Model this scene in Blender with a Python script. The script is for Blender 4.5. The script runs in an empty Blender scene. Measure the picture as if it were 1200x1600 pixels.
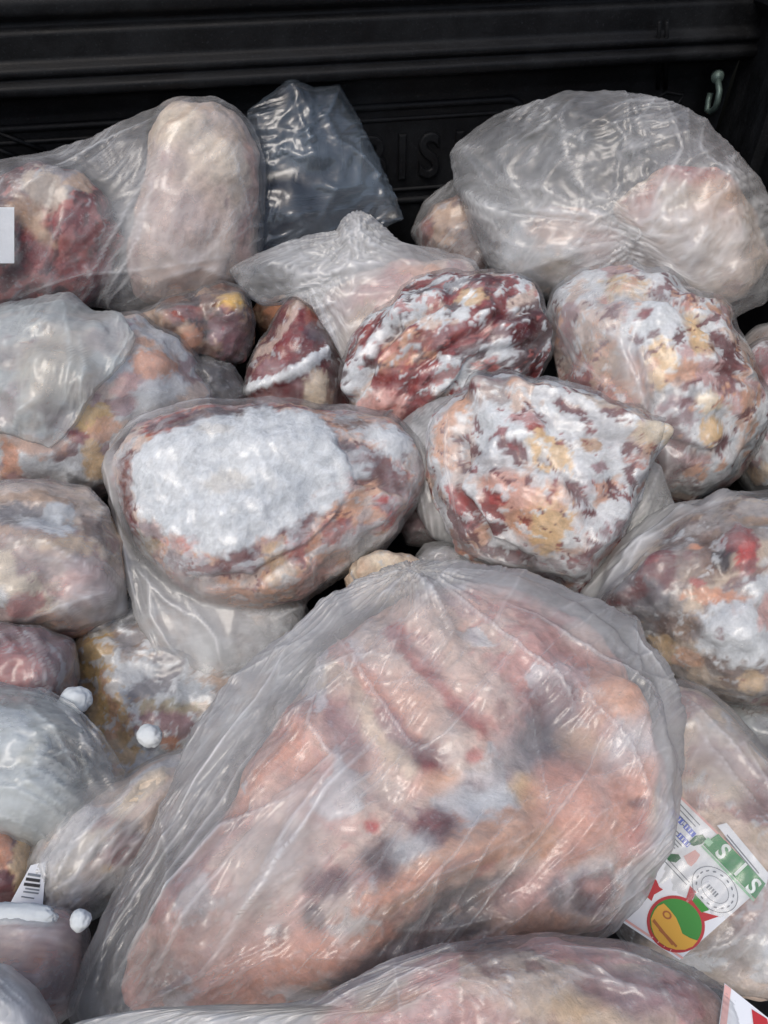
import bpy, math, random
import numpy as np
sc = bpy.context.scene
COL = sc.collection
R = math.radians

# ------------------------------------------------------------------ camera, sky, sun, exposure
CAM = np.array([0.0, 0.0, 0.85]); PITCH = 45.0; FPX = 1164.0      # focal length in photo pixels (1200 x 1600)
cd = bpy.data.cameras.new('camera'); cam = bpy.data.objects.new('camera', cd); COL.objects.link(cam)
cam.location = CAM; cam.rotation_euler = (R(90 - PITCH), 0, 0)
cd.sensor_fit = 'VERTICAL'; cd.sensor_height = 36.0; cd.lens = 36.0 * FPX / 1600.0
cd.clip_start = 0.01; cd.clip_end = 200
sc.camera = cam
SUN_EL, SUN_ROT = 58.0, 205.0
w = bpy.data.worlds.new('World'); sc.world = w; w.use_nodes = True
nt = w.node_tree
sky = nt.nodes.new('ShaderNodeTexSky'); sky.sky_type = 'NISHITA'; sky.sun_disc = False
sky.sun_elevation = R(SUN_EL); sky.sun_rotation = R(SUN_ROT)
sky.air_density = 1.0; sky.dust_density = 4.0; sky.ozone_density = 1.0
nt.links.new(sky.outputs[0], nt.nodes['Background'].inputs[0])
nt.nodes['Background'].inputs[1].default_value = 0.15
sl = bpy.data.lights.new('sun', 'SUN'); so = bpy.data.objects.new('sun', sl); COL.objects.link(so)
sl.energy = 0.75; sl.angle = R(24); sl.color = (1.0, 0.985, 0.96)
# sky sun_rotation is clockwise from +Y seen from above
sdir = np.array([math.sin(R(SUN_ROT)) * math.cos(R(SUN_EL)), math.cos(R(SUN_ROT)) * math.cos(R(SUN_EL)), math.sin(R(SUN_EL))])
from mathutils import Vector
so.rotation_euler = Vector(sdir).to_track_quat('Z', 'Y').to_euler()
sc.view_settings.view_transform = 'Standard'; sc.view_settings.look = 'None'
sc.view_settings.exposure = 0.04; sc.view_settings.gamma = 1.0
sc.render.engine = 'CYCLES'
sc.cycles.use_denoising = True
sc.cycles.max_bounces = 8; sc.cycles.diffuse_bounces = 4; sc.cycles.glossy_bounces = 3
sc.cycles.transparent_max_bounces = 24; sc.cycles.transmission_bounces = 4
sc.cycles.caustics_reflective = False; sc.cycles.caustics_refractive = False

# ------------------------------------------------------------------ geometry of the view
cp, sp = math.cos(R(PITCH)), math.sin(R(PITCH))
FWD = np.array([0, cp, -sp]); UPV = np.array([0, sp, cp]); RIGHT = np.array([1.0, 0, 0])
ZUP = np.array([0, 0, 1.0])
def nrm(v): return v / np.linalg.norm(v)
def ray(px, py):
    px = np.asarray(px, float)[..., None]; py = np.asarray(py, float)[..., None]
    return RIGHT * (px - 600) / FPX + UPV * (800 - py) / FPX + FWD
def at_z(px, py, z):
    d = ray(px, py); return CAM + d * ((z - CAM[2]) / d[2])
class Frame:
    """a local plane: centre C, axes U (right), V (up the plane), N (out of it)"""
    def __init__(s, px, py, z, tilt=0.3, roll=0.0):
        s.C = at_z(px, py, z); view = nrm(s.C - CAM)
        s.N = nrm(-(1 - tilt) * view + tilt * ZUP)
        s.N = nrm(s.N + roll * RIGHT)
        s.U = nrm(RIGHT - s.N * (RIGHT @ s.N)); s.V = np.cross(s.N, s.U)
        s.k = np.linalg.norm(s.C - CAM) / FPX            # metres per pixel, roughly
    def uv(s, px, py, w=0.0):
        d = ray(px, py); q = s.C + s.N * w
        t = ((q - CAM) @ s.N) / (d @ s.N)
        p = CAM + d * t[..., None] - q
        return np.stack([p @ s.U, p @ s.V], -1)
    def px(s, u, v, w=0.0):
        p = s.world(u, v, w) - CAM
        z = p @ FWD
        return np.stack([600 + FPX * (p @ RIGHT) / z, 800 - FPX * (p @ UPV) / z], -1)
    def world(s, u, v, w): return s.C + np.asarray(u)[..., None] * s.U + np.asarray(v)[..., None] * s.V + (np.zeros_like(u) + w)[..., None] * s.N
    def local(s, P):
        q = P - s.C; return q @ s.U, q @ s.V, q @ s.N

# ------------------------------------------------------------------ noise
_rng = np.random.RandomState(7)
_PERM = _rng.permutation(256).astype(np.int32); _PERM = np.concatenate([_PERM, _PERM, _PERM])
_G = _rng.normal(size=(256, 3)); _G /= np.linalg.norm(_G, axis=1)[:, None]; _G = _G.astype(np.float32)
def pn(p, seed=0):
    p = (np.asarray(p, np.float32) + np.float32(seed * 17.31))
    i = np.floor(p).astype(np.int32); f = p - i; i &= 255
    u = f * f * f * (f * (f * 6 - 15) + 10)
    out = 0
    for dx in (0, 1):
        wx = u[:, 0] if dx else 1 - u[:, 0]
        a = _PERM[i[:, 0] + dx]
        for dy in (0, 1):
            wy = u[:, 1] if dy else 1 - u[:, 1]
            b = _PERM[a + i[:, 1] + dy]
            for dz in (0, 1):
                wz = u[:, 2] if dz else 1 - u[:, 2]
                g = _G[_PERM[b + i[:, 2] + dz]]
                out = out + wx * wy * wz * (g[:, 0] * (f[:, 0] - dx) + g[:, 1] * (f[:, 1] - dy) + g[:, 2] * (f[:, 2] - dz))
    return out * 1.6
def fbm(p, oct=3, seed=0, gain=0.5):
    s, a, t = 0, 1.0, 0
    for o in range(oct):
        s = s + a * pn(p * (2.03 ** o), seed + o * 3); t += a; a *= gain
    return s / t
def sstep(a, b, x):
    t = np.clip((x - a) / (b - a + 1e-9), 0, 1); return t * t * (3 - 2 * t)
def lin(c):
    c = np.asarray(c, float) / 255.0
    return np.where(c <= 0.04045, c / 12.92, ((c + 0.055) / 1.055) ** 2.4)
C = dict(frost=(228, 233, 236), ice=(205, 212, 217), peach=(226, 172, 138), fat=(230, 196, 148), yellow=(222, 182, 105), pink=(222, 168, 158),
         pale=(222, 200, 186), cream=(232, 216, 190), red=(142, 40, 40), bright=(190, 58, 50), dark=(74, 26, 30), maroon=(108, 42, 46), brown=(112, 78, 62),
         black=(44, 36, 40), grey=(150, 148, 152), slate=(98, 98, 106), orange=(222, 150, 108), mauve=(156, 112, 118), tan=(190, 156, 126), beige=(206, 186, 164),
         rose=(190, 110, 102), olive=(170, 160, 120), apricot=(226, 158, 130), blush=(230, 186, 170), bluegrey=(176, 186, 194))
CL = {k: lin(v) for k, v in C.items()}

# ------------------------------------------------------------------ materials
def mat(name):
    m = bpy.data.materials.new(name); m.use_nodes = True
    t = m.node_tree; t.nodes.clear()
    o = t.nodes.new('ShaderNodeOutputMaterial')
    return m, t, o
def N_(t, typ, **kw):
    n = t.nodes.new(typ)
    for k, v in kw.items():
        if k.startswith('i_'):
            key = k[2:]; key = int(key) if key.isdigit() else key.replace('_', ' ')
            n.inputs[key].default_value = v
        else: setattr(n, k, v)
    return n
def ramp(t, src, p0, p1, v0=0.0, v1=1.0):
    n = N_(t, 'ShaderNodeMapRange', i_1=p0, i_2=p1, i_3=v0, i_4=v1); t.links.new(src, n.inputs[0]); return n.outputs[0]
def math_(t, op, a, b):
    n = N_(t, 'ShaderNodeMath', operation=op)
    for i, x in enumerate((a, b)):
        if isinstance(x, (int, float)): n.inputs[i].default_value = x
        else: t.links.new(x, n.inputs[i])
    return n.outputs[0]
def mixc(t, fac, a, b, mode='MIX'):
    n = N_(t, 'ShaderNodeMix', data_type='RGBA', blend_type=mode)
    for sock, x in ((n.inputs[0], fac), (n.inputs[6], a), (n.inputs[7], b)):
        if hasattr(x, 'is_output'): t.links.new(x, sock)
        elif isinstance(x, (int, float)): sock.default_value = x
        else: sock.default_value = (*x[:3], 1)
    return n.outputs[2]
def meat_material():
    m, t, o = mat('frozen_meat')
    L = t.links.new
    tc = N_(t, 'ShaderNodeTexCoord')
    at = N_(t, 'ShaderNodeAttribute', attribute_name='tint')
    fr = N_(t, 'ShaderNodeAttribute', attribute_name='frost')
    n1 = N_(t, 'ShaderNodeTexNoise', i_Scale=260.0, i_Detail=5.0, i_Roughness=0.65)
    n2 = N_(t, 'ShaderNodeTexNoise', i_Scale=95.0, i_Detail=6.0, i_Roughness=0.7, i_Distortion=0.6)
    n3 = N_(t, 'ShaderNodeTexNoise', i_Scale=42.0, i_Detail=4.0, i_Roughness=0.6)
    for n in (n1, n2, n3): L(tc.outputs['Object'], n.inputs['Vector'])
    oi = N_(t, 'ShaderNodeObjectInfo')
    nd = N_(t, 'ShaderNodeTexNoise', i_Scale=9.0, i_Detail=2.0); L(tc.outputs['Object'], nd.inputs['Vector'])
    vr = N_(t, 'ShaderNodeVectorRotate', rotation_type='AXIS_ANGLE'); vr.inputs['Axis'].default_value = (0.1, -0.6, 0.8); L(tc.outputs['Object'], vr.inputs['Vector'])
    L(math_(t, 'ADD', math_(t, 'MULTIPLY', oi.outputs['Random'], 3.1), math_(t, 'MULTIPLY', nd.outputs[0], 0.9)), vr.inputs['Angle'])
    mp = N_(t, 'ShaderNodeVectorMath', operation='MULTIPLY'); mp.inputs[1].default_value = (90.0, 330.0, 220.0); L(vr.outputs[0], mp.inputs[0])
    n4 = N_(t, 'ShaderNodeTexNoise', i_Scale=1.0, i_Detail=4.0, i_Roughness=0.65, i_Distortion=0.7); L(mp.outputs[0], n4.inputs['Vector'])
    mul = math_(t, 'MULTIPLY', ramp(t, n2.outputs[0], 0.3, 0.7, 0.74, 1.18), ramp(t, n4.outputs[0], 0.33, 0.67, 0.9, 1.08))
    c = mixc(t, 1.0, at.outputs['Color'], mul, 'MULTIPLY')
    # thin rime of ice crystals, patchy
    sp_ = math_(t, 'MULTIPLY', ramp(t, n1.outputs[0], 0.54, 0.70), ramp(t, n3.outputs[0], 0.46, 0.62))
    sp_ = math_(t, 'MULTIPLY', sp_, ramp(t, fr.outputs['Fac'], 0.0, 1.0, 0.30, 0.95))
    c = mixc(t, sp_, c, lin((228, 233, 236)))
    b = N_(t, 'ShaderNodeBsdfPrincipled')
    L(c, b.inputs['Base Color'])
    L(ramp(t, fr.outputs['Fac'], 0, 1, 0.38, 0.85), b.inputs['Roughness'])
    b.inputs['Specular IOR Level'].default_value = 0.4
    bp = N_(t, 'ShaderNodeBump', i_Strength=0.45, i_Distance=0.0035)
    h = math_(t, 'ADD', math_(t, 'ADD', n2.outputs[0], math_(t, 'MULTIPLY', n4.outputs[0], 0.2)), math_(t, 'MULTIPLY', n1.outputs[0], 0.6)); L(h, bp.inputs['Height'])
    L(bp.outputs[0], b.inputs['Normal'])
    L(b.outputs[0], o.inputs[0])
    return m
MEAT = meat_material()
def film_material(name, tint, gloss=0.20, rough=0.18, rimk=0.22):
    m, t, o = mat(name)
    L = t.links.new
    tc = N_(t, 'ShaderNodeTexCoord')
    hz = N_(t, 'ShaderNodeAttribute', attribute_name='haze')
    lw = N_(t, 'ShaderNodeLayerWeight', i_Blend=0.3)
    mp = N_(t, 'ShaderNodeMapping'); mp.inputs['Rotation'].default_value = (0.3, 0.2, 0.7); mp.inputs['Scale'].default_value = (26.0, 120.0, 60.0)
    L(tc.outputs['Object'], mp.inputs[0])
    n1 = N_(t, 'ShaderNodeTexNoise', i_Scale=1.0, i_Detail=4.0, i_Roughness=0.6, i_Distortion=0.8); L(mp.outputs[0], n1.inputs['Vector'])
    n2 = N_(t, 'ShaderNodeTexNoise', i_Scale=34.0, i_Detail=5.0, i_Roughness=0.6); L(tc.outputs['Object'], n2.inputs['Vector'])
    nz = math_(t, 'ADD', ramp(t, n1.outputs[0], 0.35, 0.75, -0.03, 0.04), ramp(t, n2.outputs[0], 0.4, 0.7, -0.03, 0.05))
    f = math_(t, 'ADD', hz.outputs['Fac'], math_(t, 'MULTIPLY', math_(t, 'POWER', lw.outputs['Facing'], 2.5), rimk))
    f = math_(t, 'ADD', f, nz)
    n = N_(t, 'ShaderNodeClamp', i_1=0.01, i_2=0.92); L(f, n.inputs[0]); f = n.outputs[0]
    bp = N_(t, 'ShaderNodeBump', i_Strength=0.12, i_Distance=0.002)
    L(n1.outputs[0], bp.inputs['Height'])
    tr = N_(t, 'ShaderNodeBsdfTransparent', i_0=(0.985, 0.99, 0.99, 1))
    df = N_(t, 'ShaderNodeBsdfDiffuse', i_Color=(*lin(tint), 1))
    tl = N_(t, 'ShaderNodeBsdfTranslucent', i_Color=(*lin(tint), 1))
    mk = N_(t, 'ShaderNodeMixShader', i_0=0.25); L(df.outputs[0], mk.inputs[1]); L(tl.outputs[0], mk.inputs[2])
    m1 = N_(t, 'ShaderNodeMixShader'); L(f, m1.inputs[0]); L(tr.outputs[0], m1.inputs[1]); L(mk.outputs[0], m1.inputs[2])
    gl = N_(t, 'ShaderNodeBsdfGlossy', i_Roughness=rough); L(bp.outputs[0], gl.inputs['Normal'])
    fz = N_(t, 'ShaderNodeFresnel', i_IOR=1.5); L(bp.outputs[0], fz.inputs['Normal'])
    gf = math_(t, 'MINIMUM', math_(t, 'ADD', math_(t, 'MULTIPLY', fz.outputs[0], 0.68), gloss * 0.05), 0.4)
    m2 = N_(t, 'ShaderNodeMixShader'); L(gf, m2.inputs[0]); L(m1.outputs[0], m2.inputs[1]); L(gl.outputs[0], m2.inputs[2])
    L(m2.outputs[0], o.inputs[0])
    return m
FILM = film_material('clear_film', (238, 240, 240))
FILM_TIGHT = film_material('clinging_film', (238, 240, 240), rimk=0.05)
FILM_BLUE = film_material('bluish_film', (128, 142, 154), 0.8, 0.2)
FILM_TEAL = film_material('greenish_film', (226, 234, 233))
def plain(name, rgb, rough=0.5, metal=0.0, bump=0.0, scale=200.0, var=0.0, spec=0.5):
    m, t, o = mat(name); L = t.links.new
    b = N_(t, 'ShaderNodeBsdfPrincipled', i_Roughness=rough, i_Metallic=metal)
    b.inputs['Specular IOR Level'].default_value = spec
    b.inputs['Base Color'].default_value = (*lin(rgb), 1)
    tc = N_(t, 'ShaderNodeTexCoord'); n = N_(t, 'ShaderNodeTexNoise', i_Scale=scale, i_Detail=5.0); L(tc.outputs['Object'], n.inputs['Vector'])
    if var:
        n2 = N_(t, 'ShaderNodeTexNoise', i_Scale=scale * 0.06, i_Detail=6.0, i_Roughness=0.65); L(tc.outputs['Object'], n2.inputs['Vector'])
        L(mixc(t, 1.0, lin(rgb), ramp(t, math_(t, 'MULTIPLY', math_(t, 'ADD', n.outputs[0], n2.outputs[0]), 0.5), 0.35, 0.65, 1 - var, 1 + var), 'MULTIPLY'), b.inputs['Base Color'])
    if bump:
        bp = N_(t, 'ShaderNodeBump', i_Strength=bump, i_Distance=0.001); L(n.outputs[0], bp.inputs['Height']); L(bp.outputs[0], b.inputs['Normal'])
    L(b.outputs[0], o.inputs[0]); return m
PAINT = plain('black_bed_paint', (13, 14, 16), 0.5, 0.0, 0.35, 420.0, 0.5, 0.2)
def dusty(m, rgb):
    t = m.node_tree; L = t.links.new; b = [n for n in t.nodes if n.type == 'BSDF_PRINCIPLED'][0]; src = b.inputs['Base Color'].links[0].from_socket
    tc = N_(t, 'ShaderNodeTexCoord'); a = N_(t, 'ShaderNodeTexNoise', i_Scale=330.0, i_Detail=3.0, i_Roughness=0.7); c = N_(t, 'ShaderNodeTexNoise', i_Scale=7.0, i_Detail=6.0, i_Roughness=0.7)
    mp = N_(t, 'ShaderNodeMapping'); mp.inputs['Rotation'].default_value = (0, 0, R(-10.5)); mp.inputs['Scale'].default_value = (1, 3, 1); L(tc.outputs['Object'], mp.inputs[0]); L(mp.outputs[0], c.inputs['Vector']); L(tc.outputs['Object'], a.inputs['Vector'])
    f = math_(t, 'ADD', math_(t, 'MULTIPLY', ramp(t, a.outputs[0], 0.60, 0.75), 0.35), ramp(t, c.outputs[0], 0.48, 0.75, 0.0, 0.2))
    L(mixc(t, f, src, lin(rgb)), b.inputs['Base Color']); L(ramp(t, c.outputs[0], 0.3, 0.7, 0.38, 0.7), b.inputs['Roughness'])
dusty(PAINT, (66, 70, 74))
STEEL = plain('greenish_zinc', (84, 100, 95), 0.5, 0.5, 0.1)
ICE = plain('packed_frost', (220, 227, 228), 0.9, 0, 0.8, 160.0, 0.06, 0.2)
PAPER = plain('label_paper', (232, 236, 240), 0.55, 0, 0.05, 150.0, 0.03)
INK = {k: plain('ink_' + k, v, 0.5) for k, v in dict(green=(58, 140, 84), leaf=(26, 100, 58), red=(186, 40, 48), emblem=(44, 140, 44), gold=(222, 168, 52), blue=(84, 108, 206),
       grey=(120, 128, 136), white=(225, 235, 230), pale_green=(150, 200, 165), pink=(226, 176, 168), brown=(170, 96, 36), black=(34, 34, 38)).items()}

# ------------------------------------------------------------------ object helpers
GROUP = 'packets of frozen meat heaped in the truck bed'
def tag(o, label=None, cat=None, group=None, kind=None):
    for k, v in (('label', label), ('category', cat), ('group', group), ('kind', kind)):
        if v: o[k] = v
    return o
def empty(name, loc):
    o = bpy.data.objects.new(name, None); COL.objects.link(o); o.location = loc; o.empty_display_size = 0.02
    return o
def link_mesh(name, me, m, parent=None, smooth=True):
    if m: me.materials.append(m)
    o = bpy.data.objects.new(name, me); COL.objects.link(o)
    if smooth: me.polygons.foreach_set('use_smooth', np.ones(len(me.polygons), bool))
    if parent: o.parent = parent
    return o
def raw_mesh(name, verts, quads):
    me = bpy.data.meshes.new(name)
    nv, nf = len(verts), len(quads)
    me.vertices.add(nv); me.vertices.foreach_set('co', np.asarray(verts, np.float32).ravel())
    me.loops.add(nf * 4); me.loops.foreach_set('vertex_index', np.asarray(quads, np.int32).ravel())
    me.polygons.add(nf); me.polygons.foreach_set('loop_start', np.arange(0, nf * 4, 4, dtype=np.int32))
    me.update(calc_edges=True); return me
def poly_mesh(name, verts, faces):
    me = bpy.data.meshes.new(name); me.from_pydata([tuple(v) for v in verts], [], faces); me.update(); return me
def grid_quads(n, off=0, flip=False):
    i = np.arange(n * n).reshape(n, n) + off
    a, b, c, d = i[:-1, :-1], i[:-1, 1:], i[1:, 1:], i[1:, :-1]
    q = np.stack([a, b, c, d], -1).reshape(-1, 4)
    return q[:, ::-1] if flip else q
def disc(n):
    g = np.linspace(-1, 1, n); a, b = np.meshgrid(g, g)
    x = a * np.sqrt(1 - b * b / 2); y = b * np.sqrt(1 - a * a / 2)
    r = np.clip(np.hypot(x, y), 0, 1); th = np.arctan2(y, x)
    return r.ravel(), th.ravel()
def radial(pts, th, smooth=5):
    """outline points (uv about the centre) -> radius at the angles th, rounded a little"""
    ang = np.arctan2(pts[:, 1], pts[:, 0])
    q = np.concatenate([pts, pts[:1]]); T = np.linspace(0, 1, 24, endpoint=False)[:, None]
    dense = np.concatenate([q[i] * (1 - T) + q[i + 1] * T for i in range(len(pts))])
    da, dr = np.arctan2(dense[:, 1], dense[:, 0]), np.hypot(dense[:, 0], dense[:, 1])
    o = np.argsort(da); da, dr = da[o], dr[o]
    tt = np.linspace(-math.pi, math.pi, 360, endpoint=False)
    rr = np.interp(tt, np.concatenate([da - 2 * math.pi, da, da + 2 * math.pi]), np.tile(dr, 3))
    if smooth:
        m3 = int(3 * smooth) + 1; k = np.exp(-0.5 * (np.arange(-m3, m3 + 1) / smooth) ** 2); k /= k.sum()
        rr = np.convolve(np.concatenate([rr[-60:], rr, rr[:60]]), k, 'same')[60:-60]
    return np.interp(th, np.concatenate([tt, [math.pi]]), np.concatenate([rr, rr[:1]]))
def seg_dist(P, line):
    """distance of points P to a polyline, and the position along it 0..1"""
    line = np.asarray(line, float); best = np.full(len(P), 1e9); pos = np.zeros(len(P)); n = len(line) - 1
    for i in range(n):
        a, b = line[i], line[i + 1]; ab = b - a
        t = np.clip(((P - a) @ ab) / (ab @ ab + 1e-9), 0, 1)
        d = np.hypot(*(P - a - t[:, None] * ab).T)
        m = d < best; best[m] = d[m]; pos[m] = (i + t[m]) / n
    return best, pos
def poly_sd(P, poly):
    poly = np.asarray(poly, float); d, _ = seg_dist(P, np.concatenate([poly, poly[:1]]))
    ins = np.zeros(len(P), bool); j = len(poly) - 1
    for i in range(len(poly)):
        xi, yi = poly[i]; xj, yj = poly[j]
        c = ((yi > P[:, 1]) != (yj > P[:, 1])) & (P[:, 0] < (xj - xi) * (P[:, 1] - yi) / (yj - yi + 1e-12) + xi)
        ins ^= c; j = i
    return np.where(ins, -d, d)

# ------------------------------------------------------------------ a piece of meat: a solid lump painted patch by patch
def paint(P, L3, ops, base, seed, soft_k=0.32):
    """P: pattern coordinates (pixel units on the lump's own plane), L3: local metres. Returns colour and frost per vertex."""
    n = len(P); col = np.tile(CL[base], (n, 1)); frost = np.zeros(n)
    wl = np.stack([fbm(L3 * 22, 3, seed + 1), fbm(L3 * 22, 3, seed + 2)], -1)
    wh = np.stack([fbm(L3 * 75, 4, seed + 3, 0.6), fbm(L3 * 75, 4, seed + 4, 0.6)], -1)
    nz = fbm(L3 * 120, 4, seed + 5, 0.7)
    for op in ops:
        k = op[0]
        if k == 'n':      # marbling: ('n', colour, scale, threshold, softness, opacity, angle, stretch)
            _, c, s, thr, soft, opa, ang, st = op
            ca, sa = math.cos(R(ang)), math.sin(R(ang))
            q = np.stack([(L3[:, 0] * ca + L3[:, 1] * sa) / st, -L3[:, 0] * sa + L3[:, 1] * ca, L3[:, 2]], -1)
            q = q + np.concatenate([wl * 0.012, wl[:, :1] * 0.01], 1)
            f = fbm(q * s, 4, seed + int(abs(thr) * 100) % 11 + len(c), 0.55)
            wgt = sstep(thr - soft * 0.4, thr + soft * 0.4, f + nz * 0.16) * opa
        else:
            jag = op[-1]
            Q = P + wl * jag * 1.5 + wh * jag * 1.5
            if k == 'b':  # blob: ('b', x, y, rx, ry, angle, colour, softness, opacity, jag)
                _, x, y, rx, ry, ang, c, soft, opa, _j = op
                ca, sa = math.cos(R(ang)), math.sin(R(ang)); d = Q - (x, y)
                e = np.hypot((d[:, 0] * ca + d[:, 1] * sa) / rx, (-d[:, 0] * sa + d[:, 1] * ca) / ry) + nz * min(0.6, 0.25 / soft_k)
                sk = soft * soft_k; wgt = sstep(1 + sk, 1 - sk, e) * opa
            elif k == 'l':  # line: ('l', points, width, colour, softness, opacity, jag)
                _, pts, wd, c, soft, opa, _j = op
                d, _ = seg_dist(Q, pts); sk = soft * soft_k; wgt = sstep(wd * (1 + sk), wd * (1 - sk), d + nz * wd * 0.7) * opa
            elif k == 'p':  # polygon: ('p', points, colour, softness px, opacity, jag)
                _, pts, c, soft, opa, _j = op
                wgt = sstep(soft, -soft, poly_sd(Q, pts) + nz * jag * 0.6) * opa
        col += (CL[c] - col) * wgt[:, None]
        frost += ((1.0 if c in ('frost', 'ice') else 0.0) - frost) * wgt
    return col, frost
SOLIDS = {}
def meat(parent, fr, outline, T, Tb, base, ops, seed, bumps=(), ridges=(), rough=0.006, a=1.0, b=0.85, name='meat_joint', w0=0.0, smooth=5, label=None, dens=1.0, rs=28, facet=0.75, sk=0.32):
    c0 = np.array([np.mean([p[0] for p in outline]), np.mean([p[1] for p in outline])])
    cuv = fr.uv(*c0); cuv = np.asarray(cuv)
    pts = fr.uv(np.array([p[0] for p in outline]), np.array([p[1] for p in outline])) - cuv
    size = np.hypot(*pts.T).mean() / fr.k
    n = int(np.clip(size * 0.95 * dens, 24, 330)); n -= (n - 1) % 4
    def half(n, T, sign):
        r, th = disc(n); ph = r * math.pi / 2
        Rr = radial(pts, th, smooth * 0.6); s_, c_ = np.sin(ph) ** a, np.cos(ph).clip(0) ** b
        u, v, w = cuv[0] + Rr * s_ * np.cos(th), cuv[1] + Rr * s_ * np.sin(th), w0 + sign * T * c_
        nr = np.stack([s_ * np.cos(th), s_ * np.sin(th), sign * c_ * Rr.mean() / max(T, 1e-3) * 0.6], -1); nr /= np.linalg.norm(nr, axis=1)[:, None]
        L3 = np.stack([u, v, w], -1)
        h = fbm(L3 * rs, 4, seed + 20, 0.42) * rough * 1.3
        rd = 1 - np.abs(fbm(L3 * rs * 1.6, 3, seed + 31)) * 2
        h += (rd - 0.6) * rough * 0.35
        h += (0.22 - np.abs(fbm(L3 * rs * 0.42 + 3.3, 2, seed + 33))) * rough * 3.2 * facet
        P = fr.px(u, v, np.full_like(u, w0 + T * 0.6))
        if sign > 0:
            jit = np.stack([fbm(L3 * 40, 2, seed + 40), fbm(L3 * 40, 2, seed + 41)], -1) * 14
            for (x, y, rx, ry, ang, hh) in bumps:
                ca, sa = math.cos(R(ang)), math.sin(R(ang)); d = P + jit - (x, y)
                e = np.hypot((d[:, 0] * ca + d[:, 1] * sa) / rx, (-d[:, 0] * sa + d[:, 1] * ca) / ry)
                h += hh * np.exp(-e ** 2.4)
            for (line, wd, hh) in ridges:
                d, _ = seg_dist(P + jit * 0.5, line); h += hh * np.exp(-(d / wd) ** 2)
        L3 = L3 + nr * h[:, None]
        return L3, P
    nb = (n - 1) // 4 + 1
    Lf, Pf = half(n, T, 1); Lb, Pb = half(nb, Tb, -1)
    V = np.concatenate([Lf, Lb]); P = np.concatenate([Pf, Pb])
    Q = np.concatenate([grid_quads(n), grid_quads(nb, n * n, True)])
    col, frost = paint(P, V, ops, base, seed, sk)
    relief = frost * 0.0005 + (col @ np.array([0.3, 0.5, 0.2]) - 0.4) * 0.003
    V[:n * n, 2] += relief[:n * n] * sstep(1.0, 0.85, disc(n)[0])
    W = fr.world(V[:, 0], V[:, 1], V[:, 2])
    me = raw_mesh(name, W - np.array(parent.location), Q)
    ca_ = me.attributes.new('tint', 'FLOAT_COLOR', 'POINT'); ca_.data.foreach_set('color', np.concatenate([col, np.ones((len(V), 1))], 1).astype(np.float32).ravel())
    fa = me.attributes.new('frost', 'FLOAT', 'POINT'); fa.data.foreach_set('value', frost.astype(np.float32))
    o = link_mesh(name, me, MEAT, parent)
    if label: o['label'] = label
    SOLIDS.setdefault(parent.name, []).append(W[:n * n])
    return o

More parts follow.
